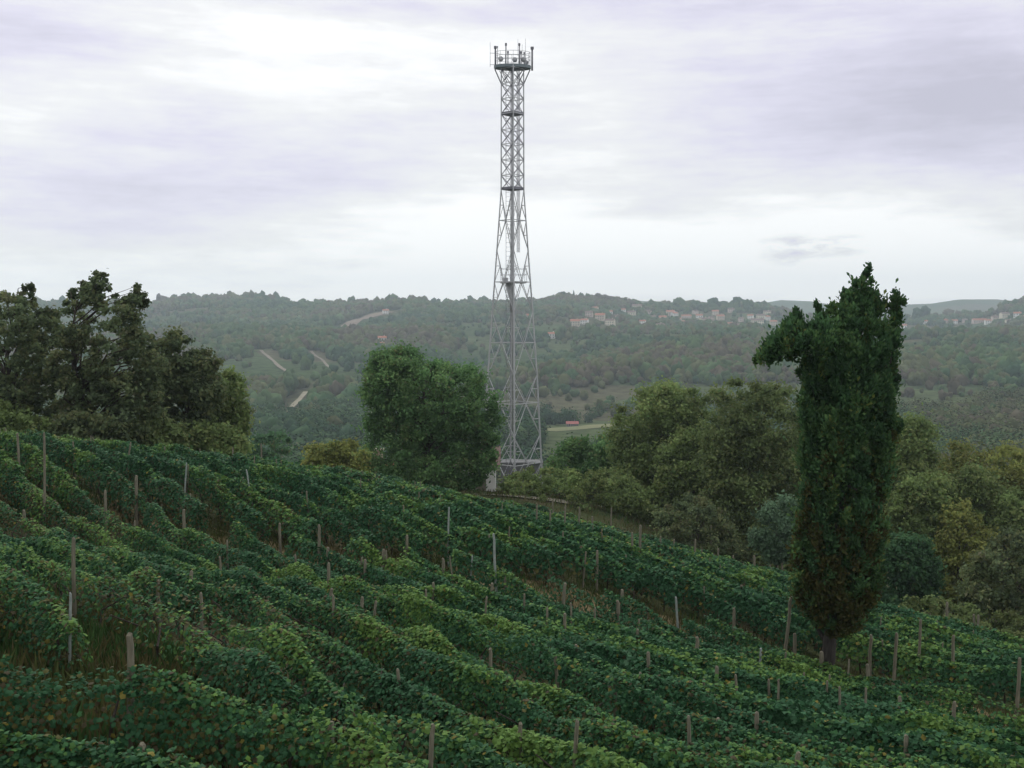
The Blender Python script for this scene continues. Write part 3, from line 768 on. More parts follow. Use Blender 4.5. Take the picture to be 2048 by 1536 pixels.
tree('broadleaf_tree', [(1765,900),(1790,845),(1825,826),(1858,845),(1885,890),(1885,1000),(1870,1120),(1800,1170),(1760,1050)], 84, 'olive', 'upright olive green tree close behind the right flank of the cypress', 'tree', 300, 19, .27, 140, 23, 1825, RG)
tree('broadleaf_tree', [(1860,930),(1880,868),(1920,878),(1960,900),(2000,888),(2060,898),(2160,930),(2160,1200),(2000,1200),(1880,1160)], 94, 'yellow', 'wide yellow olive tree at the right picture edge', 'tree', 450, 20, .29, 150, 24, 2010, RG)
tree('broadleaf_tree', [(1865,1080),(1890,1025),(1920,1000),(1950,1012),(1965,1052),(2005,1075),(2000,1180),(1910,1215),(1850,1175)], 76, 'yellow', 'light yellow green young tree right of the cypress', 'tree', 220, 14, .26, 105, 25, 1925, RG, base_py=1250)
tree('broadleaf_tree', [(1740,1150),(1760,1085),(1800,1058),(1860,1078),(1885,1130),(1880,1220),(1780,1245),(1745,1215)], 70, 'bluish', 'dark green bushy tree at the right foot of the cypress', 'tree', 240, 14, .25, 110, 26, 1810, RG, base_py=1250)
tree('broadleaf_tree', [(1915,1190),(1935,1105),(1980,1062),(2060,1072),(2160,1080),(2160,1300),(2000,1290),(1925,1255)], 64, 'dark', 'dark dense tree low at the right picture edge', 'tree', 300, 16, .25, 110, 27, 2020, RG, base_py=1300)
tree('bush', [(1760,1250),(1790,1205),(1850,1195),(1930,1215),(2000,1230),(2100,1250),(2100,1310),(1950,1290),(1800,1275)], 58, 'brown', 'brownish scrub strip above the vines at the right', 'bush', 200, 12, .2, 105, 28, 1900, trunk_r=.05)

tree('broadleaf_tree', [(1500,1120),(1520,1060),(1560,1040),(1620,1030),(1640,1150),(1560,1150)], 74, 'olive', 'low olive tree behind the pale shrub at the left foot of the cypress', 'tree', 150, 17, .24, 120, 61, 1570, CG, base_py=1160)
tree('broadleaf_tree', [(1770,1010),(1800,950),(1850,930),(1900,960),(1930,1010),(1920,1100),(1840,1130),(1780,1100)], 80, 'olive', 'rounded olive tree in the right hand wood, second from the cypress', 'tree', 240, 18, .26, 130, 62, 1850, RG, base_py=1200)
tree('broadleaf_tree', [(1960,1060),(1985,1000),(2030,975),(2080,985),(2140,1010),(2140,1150),(2000,1150)], 82, 'olive', 'olive tree at the right edge below the wide yellow one', 'tree', 220, 18, .27, 130, 63, 2050, RG, base_py=1220)
tree('broadleaf_tree', [(1700,900),(1740,830),(1790,822),(1830,850),(1850,930),(1840,1060),(1760,1100),(1700,1050)], 90, 'yellow', 'yellow green tree just behind the right edge of the cypress crown', 'tree', 260, 19, .28, 130, 64, 1775, RG, base_py=1160)
tree('broadleaf_tree', [(1880,1060),(1900,960),(1950,930),(2000,960),(2020,1040),(2000,1120),(1900,1130)], 84, 'olive', 'olive tree filling the wood below the wide yellow tree', 'tree', 240, 19, .27, 130, 65, 1955, RG, base_py=1200)
tree('broadleaf_tree', [(1290,1000),(1310,900),(1370,850),(1430,870),(1460,960),(1440,1060),(1340,1070)], 86, 'olive', 'lighter olive tree in front between the two big ones left of the cypress', 'tree', 260, 19, .27, 130, 66, 1380, CG, base_py=1090)
# the cypress
CYP = [(1735,533),(1742,552),(1738,566),(1752,578),(1756,600),(1752,615),(1772,600),(1778,612),(1770,640),(1775,650),(1783,600),(1790,588),(1800,590),(1806,612),(1802,680),(1793,740),(1788,770),(1803,752),(1796,775),(1790,800),(1796,835),(1812,850),(1800,862),(1790,900),(1782,960),(1777,1050),(1776,1125),(1760,1195),(1736,1240),(1690,1266),(1640,1260),(1600,1226),(1580,1165),(1584,1100),(1595,1000),(1598,900),(1596,800),(1604,745),(1600,716),(1592,704),(1580,716),(1572,703),(1560,722),(1553,704),(1540,722),(1534,712),(1512,726),(1522,696),(1548,668),(1562,652),(1575,640),(1588,618),(1600,622),(1606,640),(1622,648),(1632,635),(1630,604),(1640,612),(1650,628),(1660,612),(1668,608),(1676,622),(1682,592),(1672,580),(1688,578),(1694,590),(1700,560),(1714,562)]
tree('cypress_tree', CYP, 33.5, 'cyp', 'tall ragged cypress with a broken bent limb hanging from its left side', 'tree', 1250, 14, .15, 125, 50, 1662, thick=.85, vertical=True, browncol=(.42, .72), trunk_r=.19, bark='cypbark', limbs=40, shell=.4, skew=.055, base_py=1392, edge=.8, extra=[(1562,664),(1570,656),(1578,648),(1588,636),(1596,648),(1606,654),(1616,656),(1626,650),(1556,678),(1568,676),(1580,668),(1592,664),(1600,672),(1612,672),(1586,684),(1600,690),(1612,700),(1622,668),(1532,690),(1574,690),(1546,700),(1588,698),(1514,722),(1519,712),(1526,704),(1533,696),(1540,716),(1544,704),(1548,694),(1561,715),(1562,702),(1578,712),(1576,698),(1590,704),(1540,686),(1550,676),(1736,538),(1734,546),(1729,555),(1724,566),(1738,562),(1752,590),(1757,606),(1768,608),(1795,594),(1802,604),(1798,618),(1790,612),(1796,634),(1632,610),(1636,622),(1644,634),(1590,622),(1594,632),(1600,642),(1664,614),(1670,620),(1688,586),(1684,598),(1800,756),(1808,852),(1796,858),(1606,730),(1602,745)])

# ------------------------------------------------------------------ far terrain
SKY = np.array([(-900,612),(-300,612),(0,616),(200,620),(300,622),(345,611),(440,605),(540,610),(600,619),(640,616),(700,615),(800,612),(825,607),(870,615),(960,615),(1060,613),(1100,607),(1130,600),(1200,606),(1250,613),(1290,618),(1340,621),(1400,620),(1440,622),(1500,620),(1550,630),(1620,646),(1700,648),(1800,644),(1900,639),(1960,630),(2000,616),(2048,606),(2200,596),(2900,600)], float)
FAR = np.array([(-900,606),(0,608),(80,604),(160,603),(320,612),(900,612),(1200,600),(1290,602),(1440,615),(1520,607),(1560,600),(1620,603),(1680,612),(1740,612),(1860,607),(1915,599),(1990,599),(2050,606),(2300,608),(2900,605)], float)
DK = np.array([120, 180, 250, 350, 450, 600, 800, 1000, 1300, 1600, 1900])
PK = np.array([0, 0, 0, 0, 882, 832, 772, 728, 684, 652, 0.])
def far_z(px, D):
    px = np.asarray(px, float); D = np.asarray(D, float)
    sky = np.interp(px, SKY[:, 0], SKY[:, 1]); fr = np.interp(px, FAR[:, 0], FAR[:, 1])
    zs = (640 - sky) / F * 1900
    zk = [-34, -42, -47, -50, -49.6, -52.5, -48.1, -40, -26]
    knots = DK.astype(float)
    base = np.interp(D, knots[:9], zk)
    z1600 = -26 + (zs + 26) * .52
    z = np.where(D <= 1300, base, np.where(D <= 1600, -26 + (z1600 + 26) * (D - 1300) / 300, z1600 + (zs - z1600) * np.sin(np.clip((D - 1600) / 300, 0, 1) * math.pi / 2)))
    zf = (640 - fr) / F * 3500
    t = np.clip((D - 1900) / 500, 0, 1); t = t * t * (3 - 2 * t)
    z = np.where(D > 1900, zs * (1 - t) + (-30) * t, z)
    t = np.clip((D - 2500) / 1000, 0, 1); t = t * t * (3 - 2 * t)
    z = np.where(D > 2500, -30 * (1 - t) + zf * t, z)
    t = np.clip((D - 3500) / 400, 0, 1)
    z = np.where(D > 3500, zf * (1 - t) + (-20) * t, z)
    x = (px - 1024) / F * D
    q = np.stack([x, D], -1)
    amp = np.interp(D, [120, 400, 800, 1500, 1750, 1900, 2300, 3500], [1, 5, 24, 34, 14, 1.6, 14, 2])
    return z + (fbm(q, 330, 21, 4) - .5) * 2 * amp

pxs = np.arange(-900, 2901, 12.0)
Ds = np.concatenate([np.geomspace(120, 1900, 200), np.linspace(1915, 2400, 20), np.linspace(2450, 3900, 45)])
PX, DD = np.meshgrid(pxs, Ds)
ZZ = far_z(PX, DD)
V = np.stack([(PX - 1024) / F * DD, DD, ZZ], -1).reshape(-1, 3)
I = np.arange(len(V)).reshape(PX.shape)
Q = np.stack([I[:-1, :-1], I[:-1, 1:], I[1:, 1:], I[1:, :-1]], -1).reshape(-1, 4)
tag(np_mesh('hills', V, Q, M['hills'], smooth=True), kind='structure')

def far_hit(px, py, d0=300, d1=1900):
    D = np.linspace(d0, d1, 1600)
    z = far_z(np.full_like(D, px), D); r = ray(px, py); zr = r[2] / r[1] * D
    k = np.where(z >= zr)[0]
    d = D[k[0]] if len(k) else D[np.abs(z - zr).argmin()]
    return np.array([(px - 1024) / F * d, d, float(far_z(px, d))])

def fz(X, Y):
    return far_z(1024 + X / Y * F, Y)
def far_strip(name, pix, w, mat, lift=.6, step=6):
    pts = [far_hit(*q)[:2] for q in pix]
    return strip(name, pts, w, mat, fz, lift, step)
far_strip('road', [(563, 838), (572, 828), (585, 813), (598, 801), (612, 785)], 3.6, M['fartrack'], .9, 3)
far_strip('road', [(522, 702), (534, 713), (545, 722), (572, 745)], 3.4, M['fartrack2'], .9, 3)
far_strip('road', [(622, 704), (640, 718), (662, 738)], 2.6, M['fartrack2'], .9, 3)
far_strip('road', [(1160, 719), (1185, 717), (1204, 716)], 6, M['fartrack'], 1.2)
far_strip('road', [(668, 668), (700, 650), (735, 636), (778, 624)], 18, mat_plain('brown_field', [(.16, .12, .09), (.22, .17, .13)], .05, .95), .8)
far_strip('field', [(1085, 862), (1140, 858), (1200, 853), (1262, 850)], 20, M['field'], .25)
CLEAR = [(563, 838, 614, 783), (522, 702, 572, 745), (622, 704, 662, 738), (1160, 719, 1204, 716), (668, 668, 778, 624), (1085, 862, 1262, 850)]

# ------------------------------------------------------------------ houses
def make_house(w, d, h, wall, roof, name='house', storeys=2, hip=False):
    e = empty(name, (0, 0, 0))
    mb = MB(); mb.box((0, 0, h / 2 - 1), (w, d, h + 2)); rh = d * .24
    for s in (-1, 1):
        mb.raw([(s * w / 2, -d / 2, h), (s * w / 2, d / 2, h), (s * w / 2, 0, h + rh)], [(0, 1, 2) if s > 0 else (2, 1, 0)])
    mb.build('wall', M[wall], e)
    mb = MB(); o = .45; t = .22
    for s in (-1, 1):
        y1 = s * (d / 2 + o); z1 = h - rh * o / (d / 2)
        v = [(-w / 2 - o, 0, h + rh), (w / 2 + o, 0, h + rh), (w / 2 + o, y1, z1), (-w / 2 - o, y1, z1)]
        v2 = [(x, y, z + t) for x, y, z in v]
        f = [(0, 1, 2, 3), (7, 6, 5, 4), (0, 4, 5, 1), (1, 5, 6, 2), (2, 6, 7, 3), (3, 7, 4, 0)]
        mb.raw([(x, y, z + .02) for x, y, z in v] + v2, f)
    rf = mb.build('roof', M[roof], e)
    mb = MB(); mb.box((w * .22, d * .12, h + rh + .3), (.7, .7, 1.6)); mb.box((w * .22, d * .12, h + rh + 1.2), (.95, .95, .14)); mb.build('chimney', M[wall], rf)
    nwin = max(2, int(w / 3))
    for st in range(storeys):
        for i in range(nwin):
            x = (i + .5) / nwin * w - w / 2; z = 1.3 + st * 2.9
            if st == 0 and i == nwin // 2:
                m2 = MB(); m2.box((x, -d / 2 - .04, 1.1), (1.1, .12, 2.2)); m2.build('door', M['post'], e); continue
            fr = MB(); fr.box((x, -d / 2 - .03, z + .2), (1.35, .1, 1.65)); fo = fr.build('window', M['frame'], e)
            pn = MB(); pn.box((x, -d / 2 - .07, z + .2), (1.05, .08, 1.35)); pn.build('pane', M['glass'], fo)
    return e

KINDS = {'white': (10, 8, 6, 'white_wall', 'roof', 2), 'cream': (13, 9, 7, 'cream', 'roof_br', 2), 'beige': (12, 9, 6.5, 'beige', 'roof', 2),
         'pink': (10, 8, 5.6, 'pink', 'roof_br', 2), 'long': (20, 9, 4.5, 'pink', 'roof', 1), 'big': (18, 11, 9, 'cream', 'roof_br', 3)}
HADJ = {'white': 'white house with terracotta roof', 'cream': 'cream house with brown roof', 'beige': 'beige house with terracotta roof', 'pink': 'pinkish house with brown roof', 'long': 'long low building with terracotta roof', 'big': 'big cream three storey house'}
HOUSES = [(1190,622,'beige'),(1232,640,'pink'),(1262,634,'cream'),(1296,630,'pink'),(1325,642,'beige'),(1348,634,'white'),(1364,650,'beige'),(1422,640,'pink'),(1440,640,'beige'),(1482,643,'pink'),(1520,640,'cream'),(1546,650,'beige'),(1135,622,'pink'),(1868,642,'beige'),(1850,648,'white'),(1928,645,'pink'),(1169,649,'white'),(1220,651,'cream'),(1285,649,'white'),(1319,661,'cream'),(1273,621,'big'),(1245,626,'white'),(1372,636,'long'),(1408,651,'big'),(1415,660,'pink'),
 (1446,654,'pink'),(1461,655,'white'),(1476,655,'pink'),(1464,666,'long'),(1498,658,'white'),(1514,653,'big'),(1533,631,'cream'),(1533,640,'white'),(1500,638,'white'),(1398,639,'white'),
 (1103,677,'white'),(1178,633,'pink'),(1219,630,'white'),(1258,612,'beige'),(1065,638,'long'),(1461,625,'pink'),(1340,632,'beige'),(1430,630,'beige'),(1390,628,'pink'),(1305,640,'pink'),(1355,645,'white'),(1200,640,'beige'),(1150,652,'beige'),
 (765,686,'white'),(761,697,'white'),(700,678,'cream'),(772,628,'white'),
 (1812,646,'pink'),(1829,646,'white'),(1885,646,'long'),(1908,648,'white'),(1957,646,'long'),(1974,648,'white'),(1988,641,'pink'),(2007,636,'cream'),(2033,635,'white'),(2016,648,'cream'),(2046,640,'beige'),(1805,659,'white')]
proto = {}; hcount = {}
HP = []
for px, py, kd in HOUSES:
    HP.append(far_hit(px, py))
order = {}
ZONE = lambda px: ('on the slope above the leafy centre tree' if px < 900 else 'on the ridge right of the tower' if px < 1240 else 'in mid ridge village' if px < 1390 else 'at the right village end' if px < 1700 else 'on the right hill beyond the cypress')
hc = {}
for i, (px, py, kd) in enumerate(HOUSES): hc.setdefault((kd, ZONE(px)), []).append(i)
for k in hc: hc[k].sort(key=lambda i: HOUSES[i][0])
for i, (px, py, kd) in enumerate(HOUSES):
    p = HP[i]
    first = kd not in proto
    if first:
        w, d, h, wl, rf, st = KINDS[kd]; proto[kd] = make_house(w, d, h, wl, rf, storeys=st); o = proto[kd]
    else: o = copy_tree(proto[kd])
    rr = np.random.default_rng(900 + i)
    o.location = (p[0], p[1], p[2]); o.rotation_euler = (0, 0, rr.uniform(-.6, .6)); s = rr.uniform(.75, 1.05); o.scale = (s, s, s)
    ids = hc[(kd, ZONE(px))]
    tag(o, ('' if len(ids) == 1 else ORD[ids.index(i)] + ' ') + '%s %s' % (HADJ[kd], ZONE(px)), 'house', 'houses on the far hills')

# red roofed shed by the field, and the house behind the centre tree
o = make_house(8.5, 6, 2.2, 'grey_wall', 'roof_red', 'shed', 1); p = far_hit(1145, 853); o.location = p; o.scale = (.7, .7, .7)
tag(o, 'low shed with bright red roof beside the pale field in the valley', 'shed')
o = make_house(5.4, 4.6, 2.3, 'white_wall', 'roof_br', 'house', 1); x = (930 - 1024) / F * 97
o.location = (x, 97, float(gz(x, 97)) + .1); tag(o, 'white house half hidden behind the leafy centre tree', 'house')
o = make_house(3.4, 3, 1.9, 'beige', 'roof_or', 'shed', 1); x = (735 - 1024) / F * 90
o.location = (x, 90, float(W(735, 937, 90)[2]) - 2.3); tag(o, 'small shed whose orange roof edge shows left of the leafy centre tree', 'shed')

# ------------------------------------------------------------------ woodland on the far hills (nobody could count it)
def ico():
    t = (1 + 5 ** .5) / 2
    v = np.array([(-1, t, 0), (1, t, 0), (-1, -t, 0), (1, -t, 0), (0, -1, t), (0, 1, t), (0, -1, -t), (0, 1, -t), (t, 0, -1), (t, 0, 1), (-t, 0, -1), (-t, 0, 1)], float)
    v /= np.linalg.norm(v[0])
    f = np.array([(0, 11, 5), (0, 5, 1), (0, 1, 7), (0, 7, 10), (0, 10, 11), (1, 5, 9), (5, 11, 4), (11, 10, 2), (10, 7, 6), (7, 1, 8), (3, 9, 4), (3, 4, 2), (3, 2, 6), (3, 6, 8), (3, 8, 9), (4, 9, 5), (2, 4, 11), (6, 2, 10), (8, 6, 7), (9, 8, 1)])
    return v, f
def sub(v, f):
    v = [tuple(p) for p in v]; d = {}; nf = []
    def mid(a, b):
        k = (min(a, b), max(a, b))
        if k not in d:
            m = (np.array(v[a]) + np.array(v[b])) / 2; m /= np.linalg.norm(m); d[k] = len(v); v.append(tuple(m))
        return d[k]
    for a, b, c in f:
        x, y, z = mid(a, b), mid(b, c), mid(c, a); nf += [(a, x, z), (b, y, x), (c, z, y), (x, y, z)]
    return np.array(v), np.array(nf)
I0 = ico(); I1 = sub(*I0)
def blobs(C, r, hz, base, rng, jit=.22):
    bv, bf = base; n = len(C); k = len(bv)
    v = bv[None] * (1 + rng.normal(size=(n, k, 1)) * jit) * np.stack([r, r, hz], -1)[:, None, :] + C[:, None]
    f = bf[None] + (np.arange(n) * k)[:, None, None]
    return v.reshape(-1, 3), f.reshape(-1, 3), len(bf)
n = 108000
px = R.uniform(-350, 2450, n); D = np.sqrt(R.uniform(200 ** 2, 1960 ** 2, n))
x = (px - 1024) / F * D; q = np.stack([x, D], -1)
mask = fbm(q, 170, 55, 3)
keep = mask > np.where(D < 700, .40, np.where(D > 1800, .36, np.where(D < 1050, .43, .48)))
keep |= (R.random(n) < .06)
for xa, ya, xb, yb in CLEAR:
    a = far_hit(xa, ya); b = far_hit(xb, yb); ab = b[:2] - a[:2]; L2 = (ab ** 2).sum()
    t = np.clip(((q - a[:2]) @ ab) / L2, 0, 1); dd = np.linalg.norm(q - (a[:2] + t[:, None] * ab), axis=1)
    wide = 26 if ya > 845 or (xa == 668) else 12
    keep &= ~((dd < wide) | (((D < a[1]) & (D > a[1] - (60 if ya > 760 else 40))) & (np.abs(px - (xa + xb) / 2) < abs(xb - xa) / 2 + 6)))
for p in HP:
    keep &= ~((np.abs(q[:, 0] - p[0]) < 9) & (q[:, 1] < p[1] + 8) & (q[:, 1] > p[1] - 20))
sp = far_hit(1145, 853); ptop = 640 - (far_z(px, D) + 9) / D * F; keep &= ~((px > 1078) & (px < 1268) & (D < sp[1] + 12) & (ptop < 866))
keep &= ~((np.abs(q[:, 0] - sp[0]) < 9) & (q[:, 1] < sp[1] + 8) & (q[:, 1] > sp[1] - 60))
px, D, x, mask = px[keep], D[keep], x[keep], mask[keep]
z = far_z(px, D); n = len(px)
FC = np.array([(.030, .070, .034), (.042, .088, .036), (.062, .108, .040), (.090, .104, .044), (.088, .078, .050)])
def forest(sel, base, nb, name):
    C = np.stack([x[sel], D[sel], z[sel]], -1); m = len(C)
    r = R.uniform(1.5, 5.4, m) * np.where(mask[sel] > .5, 1, .75) * np.where(D[sel] < 640, .8, np.where(D[sel] > 1780, 1.1 + .55 * (R.random(m) < .08), 1)); h = r * R.uniform(.9, 1.5, m)
    vs = []; fs = []; cs = []; off = 0
    ti = (fbm(C[:, :2], 120, 88, 2) * 5.4 + R.normal(size=m) * .8).clip(0, 4).astype(int)
    tone = R.uniform(.84, 1.18, m)
    for b in range(nb):
        if b == 0: Cb = C + np.stack([0 * r, 0 * r, h * .8], -1); rb, hb = r, h
        else:
            a = R.uniform(0, 6.28, m); Cb = C + np.stack([np.cos(a) * r * .6, np.sin(a) * r * .6, h * R.uniform(.6, 1.45, m)], -1); rb, hb = r * .62, h * .62
        v, f, kf = blobs(Cb, rb, hb, base, R)
        vs.append(v); fs.append(f + off); off += len(v)
        cs.append(np.repeat(FC[ti] * (tone * R.uniform(.85, 1.15, m))[:, None], kf, 0))
    return np.concatenate(vs), np.concatenate(fs), np.concatenate(cs)
v1, f1, c1 = forest((D < 1000) & (D >= 640), I1, 3, 'a'); v2, f2, c2 = forest(D >= 1000, I0, 4, 'b')
v0, f0, c0 = forest(D < 640, I0, 2, 'c')
sel = D < 640
C = np.stack([x[sel], D[sel], z[sel]], -1); mm = len(C); kq = 200
Dv = R.normal(size=(mm, kq, 3)); Dv /= np.linalg.norm(Dv, axis=2, keepdims=True); Dv[..., 2] = Dv[..., 2] * .8 + .15
lump = 1 + .35 * np.sin(Dv[..., :1] * 5 + R.uniform(0, 6, (mm, 1, 1))) * np.sin(Dv[..., 1:2] * 5 + R.uniform(0, 6, (mm, 1, 1)))
rq = R.uniform(2.6, 4.8, mm)
Pq = C[:, None] + Dv * rq[:, None, None] * lump * (np.abs(R.normal(size=(mm, kq, 1))) * .3 + .72) * np.array([1, 1, 1.15]) + np.stack([0 * rq, 0 * rq, rq * .9], -1)[:, None]
tq = (fbm(C[:, :2], 120, 88, 2) * 4.4 + R.normal(size=mm) * .7).clip(0, 3).astype(int)
cq = np.repeat(FC[tq] * R.uniform(.8, 1.35, (mm, 1)), kq, 0) * R.uniform(.8, 1.2, (mm * kq, 1))
vq, fq = leaf_quads(Pq.reshape(-1, 3), (Dv + [0, 0, .3] + R.normal(size=Dv.shape) * .22).reshape(-1, 3), R.uniform(.7, 1.5, mm * kq), R, .75, .08)
fq3 = np.concatenate([fq[:, [0, 1, 2]], fq[:, [0, 2, 3]]]); cq3 = np.concatenate([cq, cq])
VS = [v1, v2, v0 * 1.0, vq]; FS = [f1, f2, f0, fq3]; of = np.cumsum([0] + [len(q_) for q_ in VS])
tag(np_mesh('forest', np.concatenate(VS), np.concatenate([f_ + o_ for f_, o_ in zip(FS, of)]), M['wood_far'], col=np.concatenate([c1, c2, c0 * .8, cq3])), 'mixed woodland covering the far hillsides and valley', kind='stuff')

# single trees that stand out on the far skyline
def sky_tree(px, top, bot, kind, label, i):
    p = far_hit(px, bot) if bot > 600 else far_hit(px, bot)
    d = min(p[1], 1890.); z0 = float(far_z(px, d)); zt = float(W(px, top, d)[2]); h = max(zt - z0, 5); xx = (px - 1024) / F * d
    nm = {'c': 'cypress_tree', 'p': 'pine_tree', 'r': 'broadleaf_tree'}[kind]
    e = empty(nm, (xx, d, z0), 0, label, 'tree', 'single trees on the far skyline')
    rng = np.random.default_rng(700 + i)
    if kind == 'c': C = np.array([(0, 0, h * t) for t in (.25, .5, .72, .88)]); r = np.array([.11, .12, .09, .05]) * h; hz = np.full(4, h * .2)
    elif kind == 'p': a = rng.uniform(0, 6.28, 7); C = np.stack([np.cos(a) * h * .26, np.sin(a) * h * .26, np.full(7, h * .78) + rng.normal(size=7) * h * .05], -1); r = np.full(7, h * .24); hz = np.full(7, h * .17)
    else: a = rng.uniform(0, 6.28, 8); C = np.stack([np.cos(a) * h * .28, np.sin(a) * h * .28, h * rng.uniform(.4, .8, 8)], -1); r = np.full(8, h * .25); hz = np.full(8, h * .24)
    v, f, kf = blobs(C, r, hz, I1, rng, .14)
    np_mesh('crown', v, f, M['wood_far'], e, np.tile(FC[0], (len(f), 1)))
    mb = MB(); mb.tube([(0, 0, -1), (0, 0, h * .75)], [h * .03, h * .015], 6); mb.build('trunk', M['bark'], e)
for i, a in enumerate([(1147, 582, 602, 'c', 'thin pointed cypress on the highest knoll of the far ridge'), (1122, 583, 604, 'r', 'broad dark tree crowning the highest knoll of the far ridge'), (1305, 606, 622, 'p', 'umbrella pine on the village skyline, small round crown'), (1400, 607, 622, 'r', 'wide dark tree on the village skyline'), (1352, 608, 622, 'r', 'low dark tree clump right of the small umbrella pine'), (1478, 602, 624, 'c', 'thin pointed cypress above the right end of the village'), (1511, 604, 622, 'p', 'flat topped pine above the right end of the village'), (1842, 612, 646, 'r', 'tall dark tree standing up on the right hill'), (1856, 620, 646, 'c', 'slim dark cypress on the right hill beside the tall tree'), (815, 595, 612, 'r', 'round tree bump on the ridge above the leafy centre tree')]):
    sky_tree(*a, i)

# ------------------------------------------------------------------ the lattice tower
TD = 110.0; TX = (1025 - 1024) / F * TD
tz = lambda py: float(W(1025, py, TD)[2])
B0 = tz(986); S = F / TD
tower = empty('lattice_tower', (TX, TD, B0), math.radians(4), 'tall grey steel lattice tower with antennas on its top platform', 'tower')
Z = lambda py: tz(py) - B0
HWK = [(986, 62), (930, 58.5), (870, 55.5), (760, 50), (690, 45), (620, 40), (500, 31), (380, 22.5), (130, 22)]
def hw(py):
    a = sorted(HWK); return float(np.interp(py, [q[0] for q in a], [q[1] for q in a])) / S
def corner(i, py):
    a = math.pi / 2 * i; return np.array([math.cos(a) * hw(py), math.sin(a) * hw(py), Z(py)])
for i in range(4):
    mb = MB(); mb.tube([corner(i, p) for p in (990, 870, 760, 620, 500, 380)], [.10, .095, .09, .085, .078, .07], 6); mb.tube([corner(i, p) for p in (380, 250, 134)], [.075, .07, .065], 6)
    mb.build('leg', M['steel'], tower)
    mb = MB(); c = corner(i, 990); mb.box((c[0], c[1], c[2] - .2), (.9, .9, .6)); mb.build('footing', M['grey_wall'], tower)
LOW = [(986, 925, 870), (870, 805, 750), (750, 685, 625), (625, 564, 500), (500, 441, 380)]
for b, m, t in LOW:
    mb = MB(); ring = MB()
    for i in range(4):
        j = (i + 1) % 4
        L0, L1, R0, R1 = corner(i, b), corner(i, t), corner(j, b), corner(j, t)
        c = (corner(i, m) + corner(j, m)) / 2
        for p in (L0, L1, R0, R1): mb.tube([p, c], .046, 4)
        ring.tube([corner(i, m), corner(j, m)], .05, 4)
        for (p, k0) in ((L0, i), (L1, i), (R0, j), (R1, j)):           # short secondary members back to the leg
            q = p * .5 + c * .5
            lg = corner(k0, m) * .5 + p * .5
            mb.tube([q, lg], .03, 4); mb.tube([q, corner(k0, m)], .03, 4)
    mb.build('brace_panel', M['steel'], tower); ring.build('ring_beam', M['steel'], tower)
UPB = [380, 351, 320, 289, 260, 228, 198, 168, 138]
for b, t in zip(UPB[:-1], UPB[1:]):
    mb = MB(); ring = MB()
    for i in range(4):
        j = (i + 1) % 4
        mb.tube([corner(i, b), corner(j, t)], .038, 4); mb.tube([corner(j, b), corner(i, t)], .032, 4)
        ring.tube([corner(i, t), corner(j, t)], .045, 4)
    mb.build('brace_panel', M['steeldark'], tower); ring.build('ring_beam', M['steel'], tower)
mb = MB(); mb.tube([(0, 0, Z(872)), (0, 0, Z(130))], .075, 8); mb.build('cable_mast', M['steel'], tower, True)
mb = MB()                                                                # ladder in the shaft
for s in (-.22, .22): mb.tube([(-.45 + s, -.35, Z(970)), (-.45 + s, -.35, Z(132))], .028, 4)
zz = Z(970)
while zz < Z(135): mb.tube([(-.67, -.35, zz), (-.23, -.35, zz)], .016, 4); zz += .45
mb.build('ladder', M['steeldark'], tower)
mb = MB()                                                                # feeder cables
for k in range(5): mb.tube([(.42 + .07 * k, -.25, Z(505)), (.42 + .07 * k, -.25, Z(132))], .026, 4)
mb.build('feeder_cables', M['steeldark'], tower)
def disc(name, py, r, th, mat, n=16, hole=.0):
    mb = MB(); z0 = Z(py); vs = []
    for zc in (z0, z0 + th):
        for k in range(n): vs.append((r * math.cos(2 * math.pi * k / n), r * math.sin(2 * math.pi * k / n), zc))
    f = [tuple(range(n))[::-1], tuple(range(n, 2 * n))] + [(k, (k + 1) % n, n + (k + 1) % n, n + k) for k in range(n)]
    mb.raw(vs, f); return mb.build(name, mat, tower)
disc('platform', 380, 1.12, .26, M['steeldark'], 4); disc('platform', 230, 1.12, .26, M['steeldark'], 4)
dk = disc('platform', 137.5, 1.83, .30, M['deck'], 16)
for q_ in dk.data.vertices: q_.co.y *= .55
for i in range(8):                                                      # struts below the top deck
    a = math.pi / 4 * i; mb = MB()
    q = hw(168) if i % 2 == 0 else hw(168) * .72
    mb.tube([(math.cos(a) * q, math.sin(a) * q, Z(168)), (math.cos(a) * 1.74, math.sin(a) * .95, Z(139))], .06 if i % 2 == 0 else .035, 5); mb.build('strut', M['steeldark'], tower)
mb = MB()
for py in (105, 113, 120):
    pts = [(1.76 * math.cos(2 * math.pi * k / 16), .95 * math.sin(2 * math.pi * k / 16), Z(py)) for k in range(17)]
    mb.tube(pts, .025, 4, False)
for k in range(16): mb.tube([(1.76 * math.cos(2 * math.pi * k / 16), .95 * math.sin(2 * math.pi * k / 16), Z(p)) for p in (132, 105)], .022, 4)
mb.build('railing', M['steel'], tower)
def tx(px): return (px - 1025) / S
ANT = [(991, 93, 140, -.15, .085), (1011, 90, 132, -.8, .06), (1017, 98, 132, .75, .055), (1037, 90, 132, -.85, .06), (1043, 98, 132, .75, .055), (1064, 92, 140, .1, .095), (1049, 100, 132, .6, .045), (996, 90, 132, .4, .03)]
for (px, t, b, yy, r) in ANT:
    x = tx(px); mb = MB(); mb.tube([(x, yy, Z(b)), (x, yy, Z(t + 6))], r, 8); mb.build('antenna', M['steeldark'], tower, True)
    mb = MB(); mb.box((x, yy, Z(t + 3)), (r * 3.2, r * 3.2, .22)); mb.build('antenna_cap', M['steeldark'], tower)
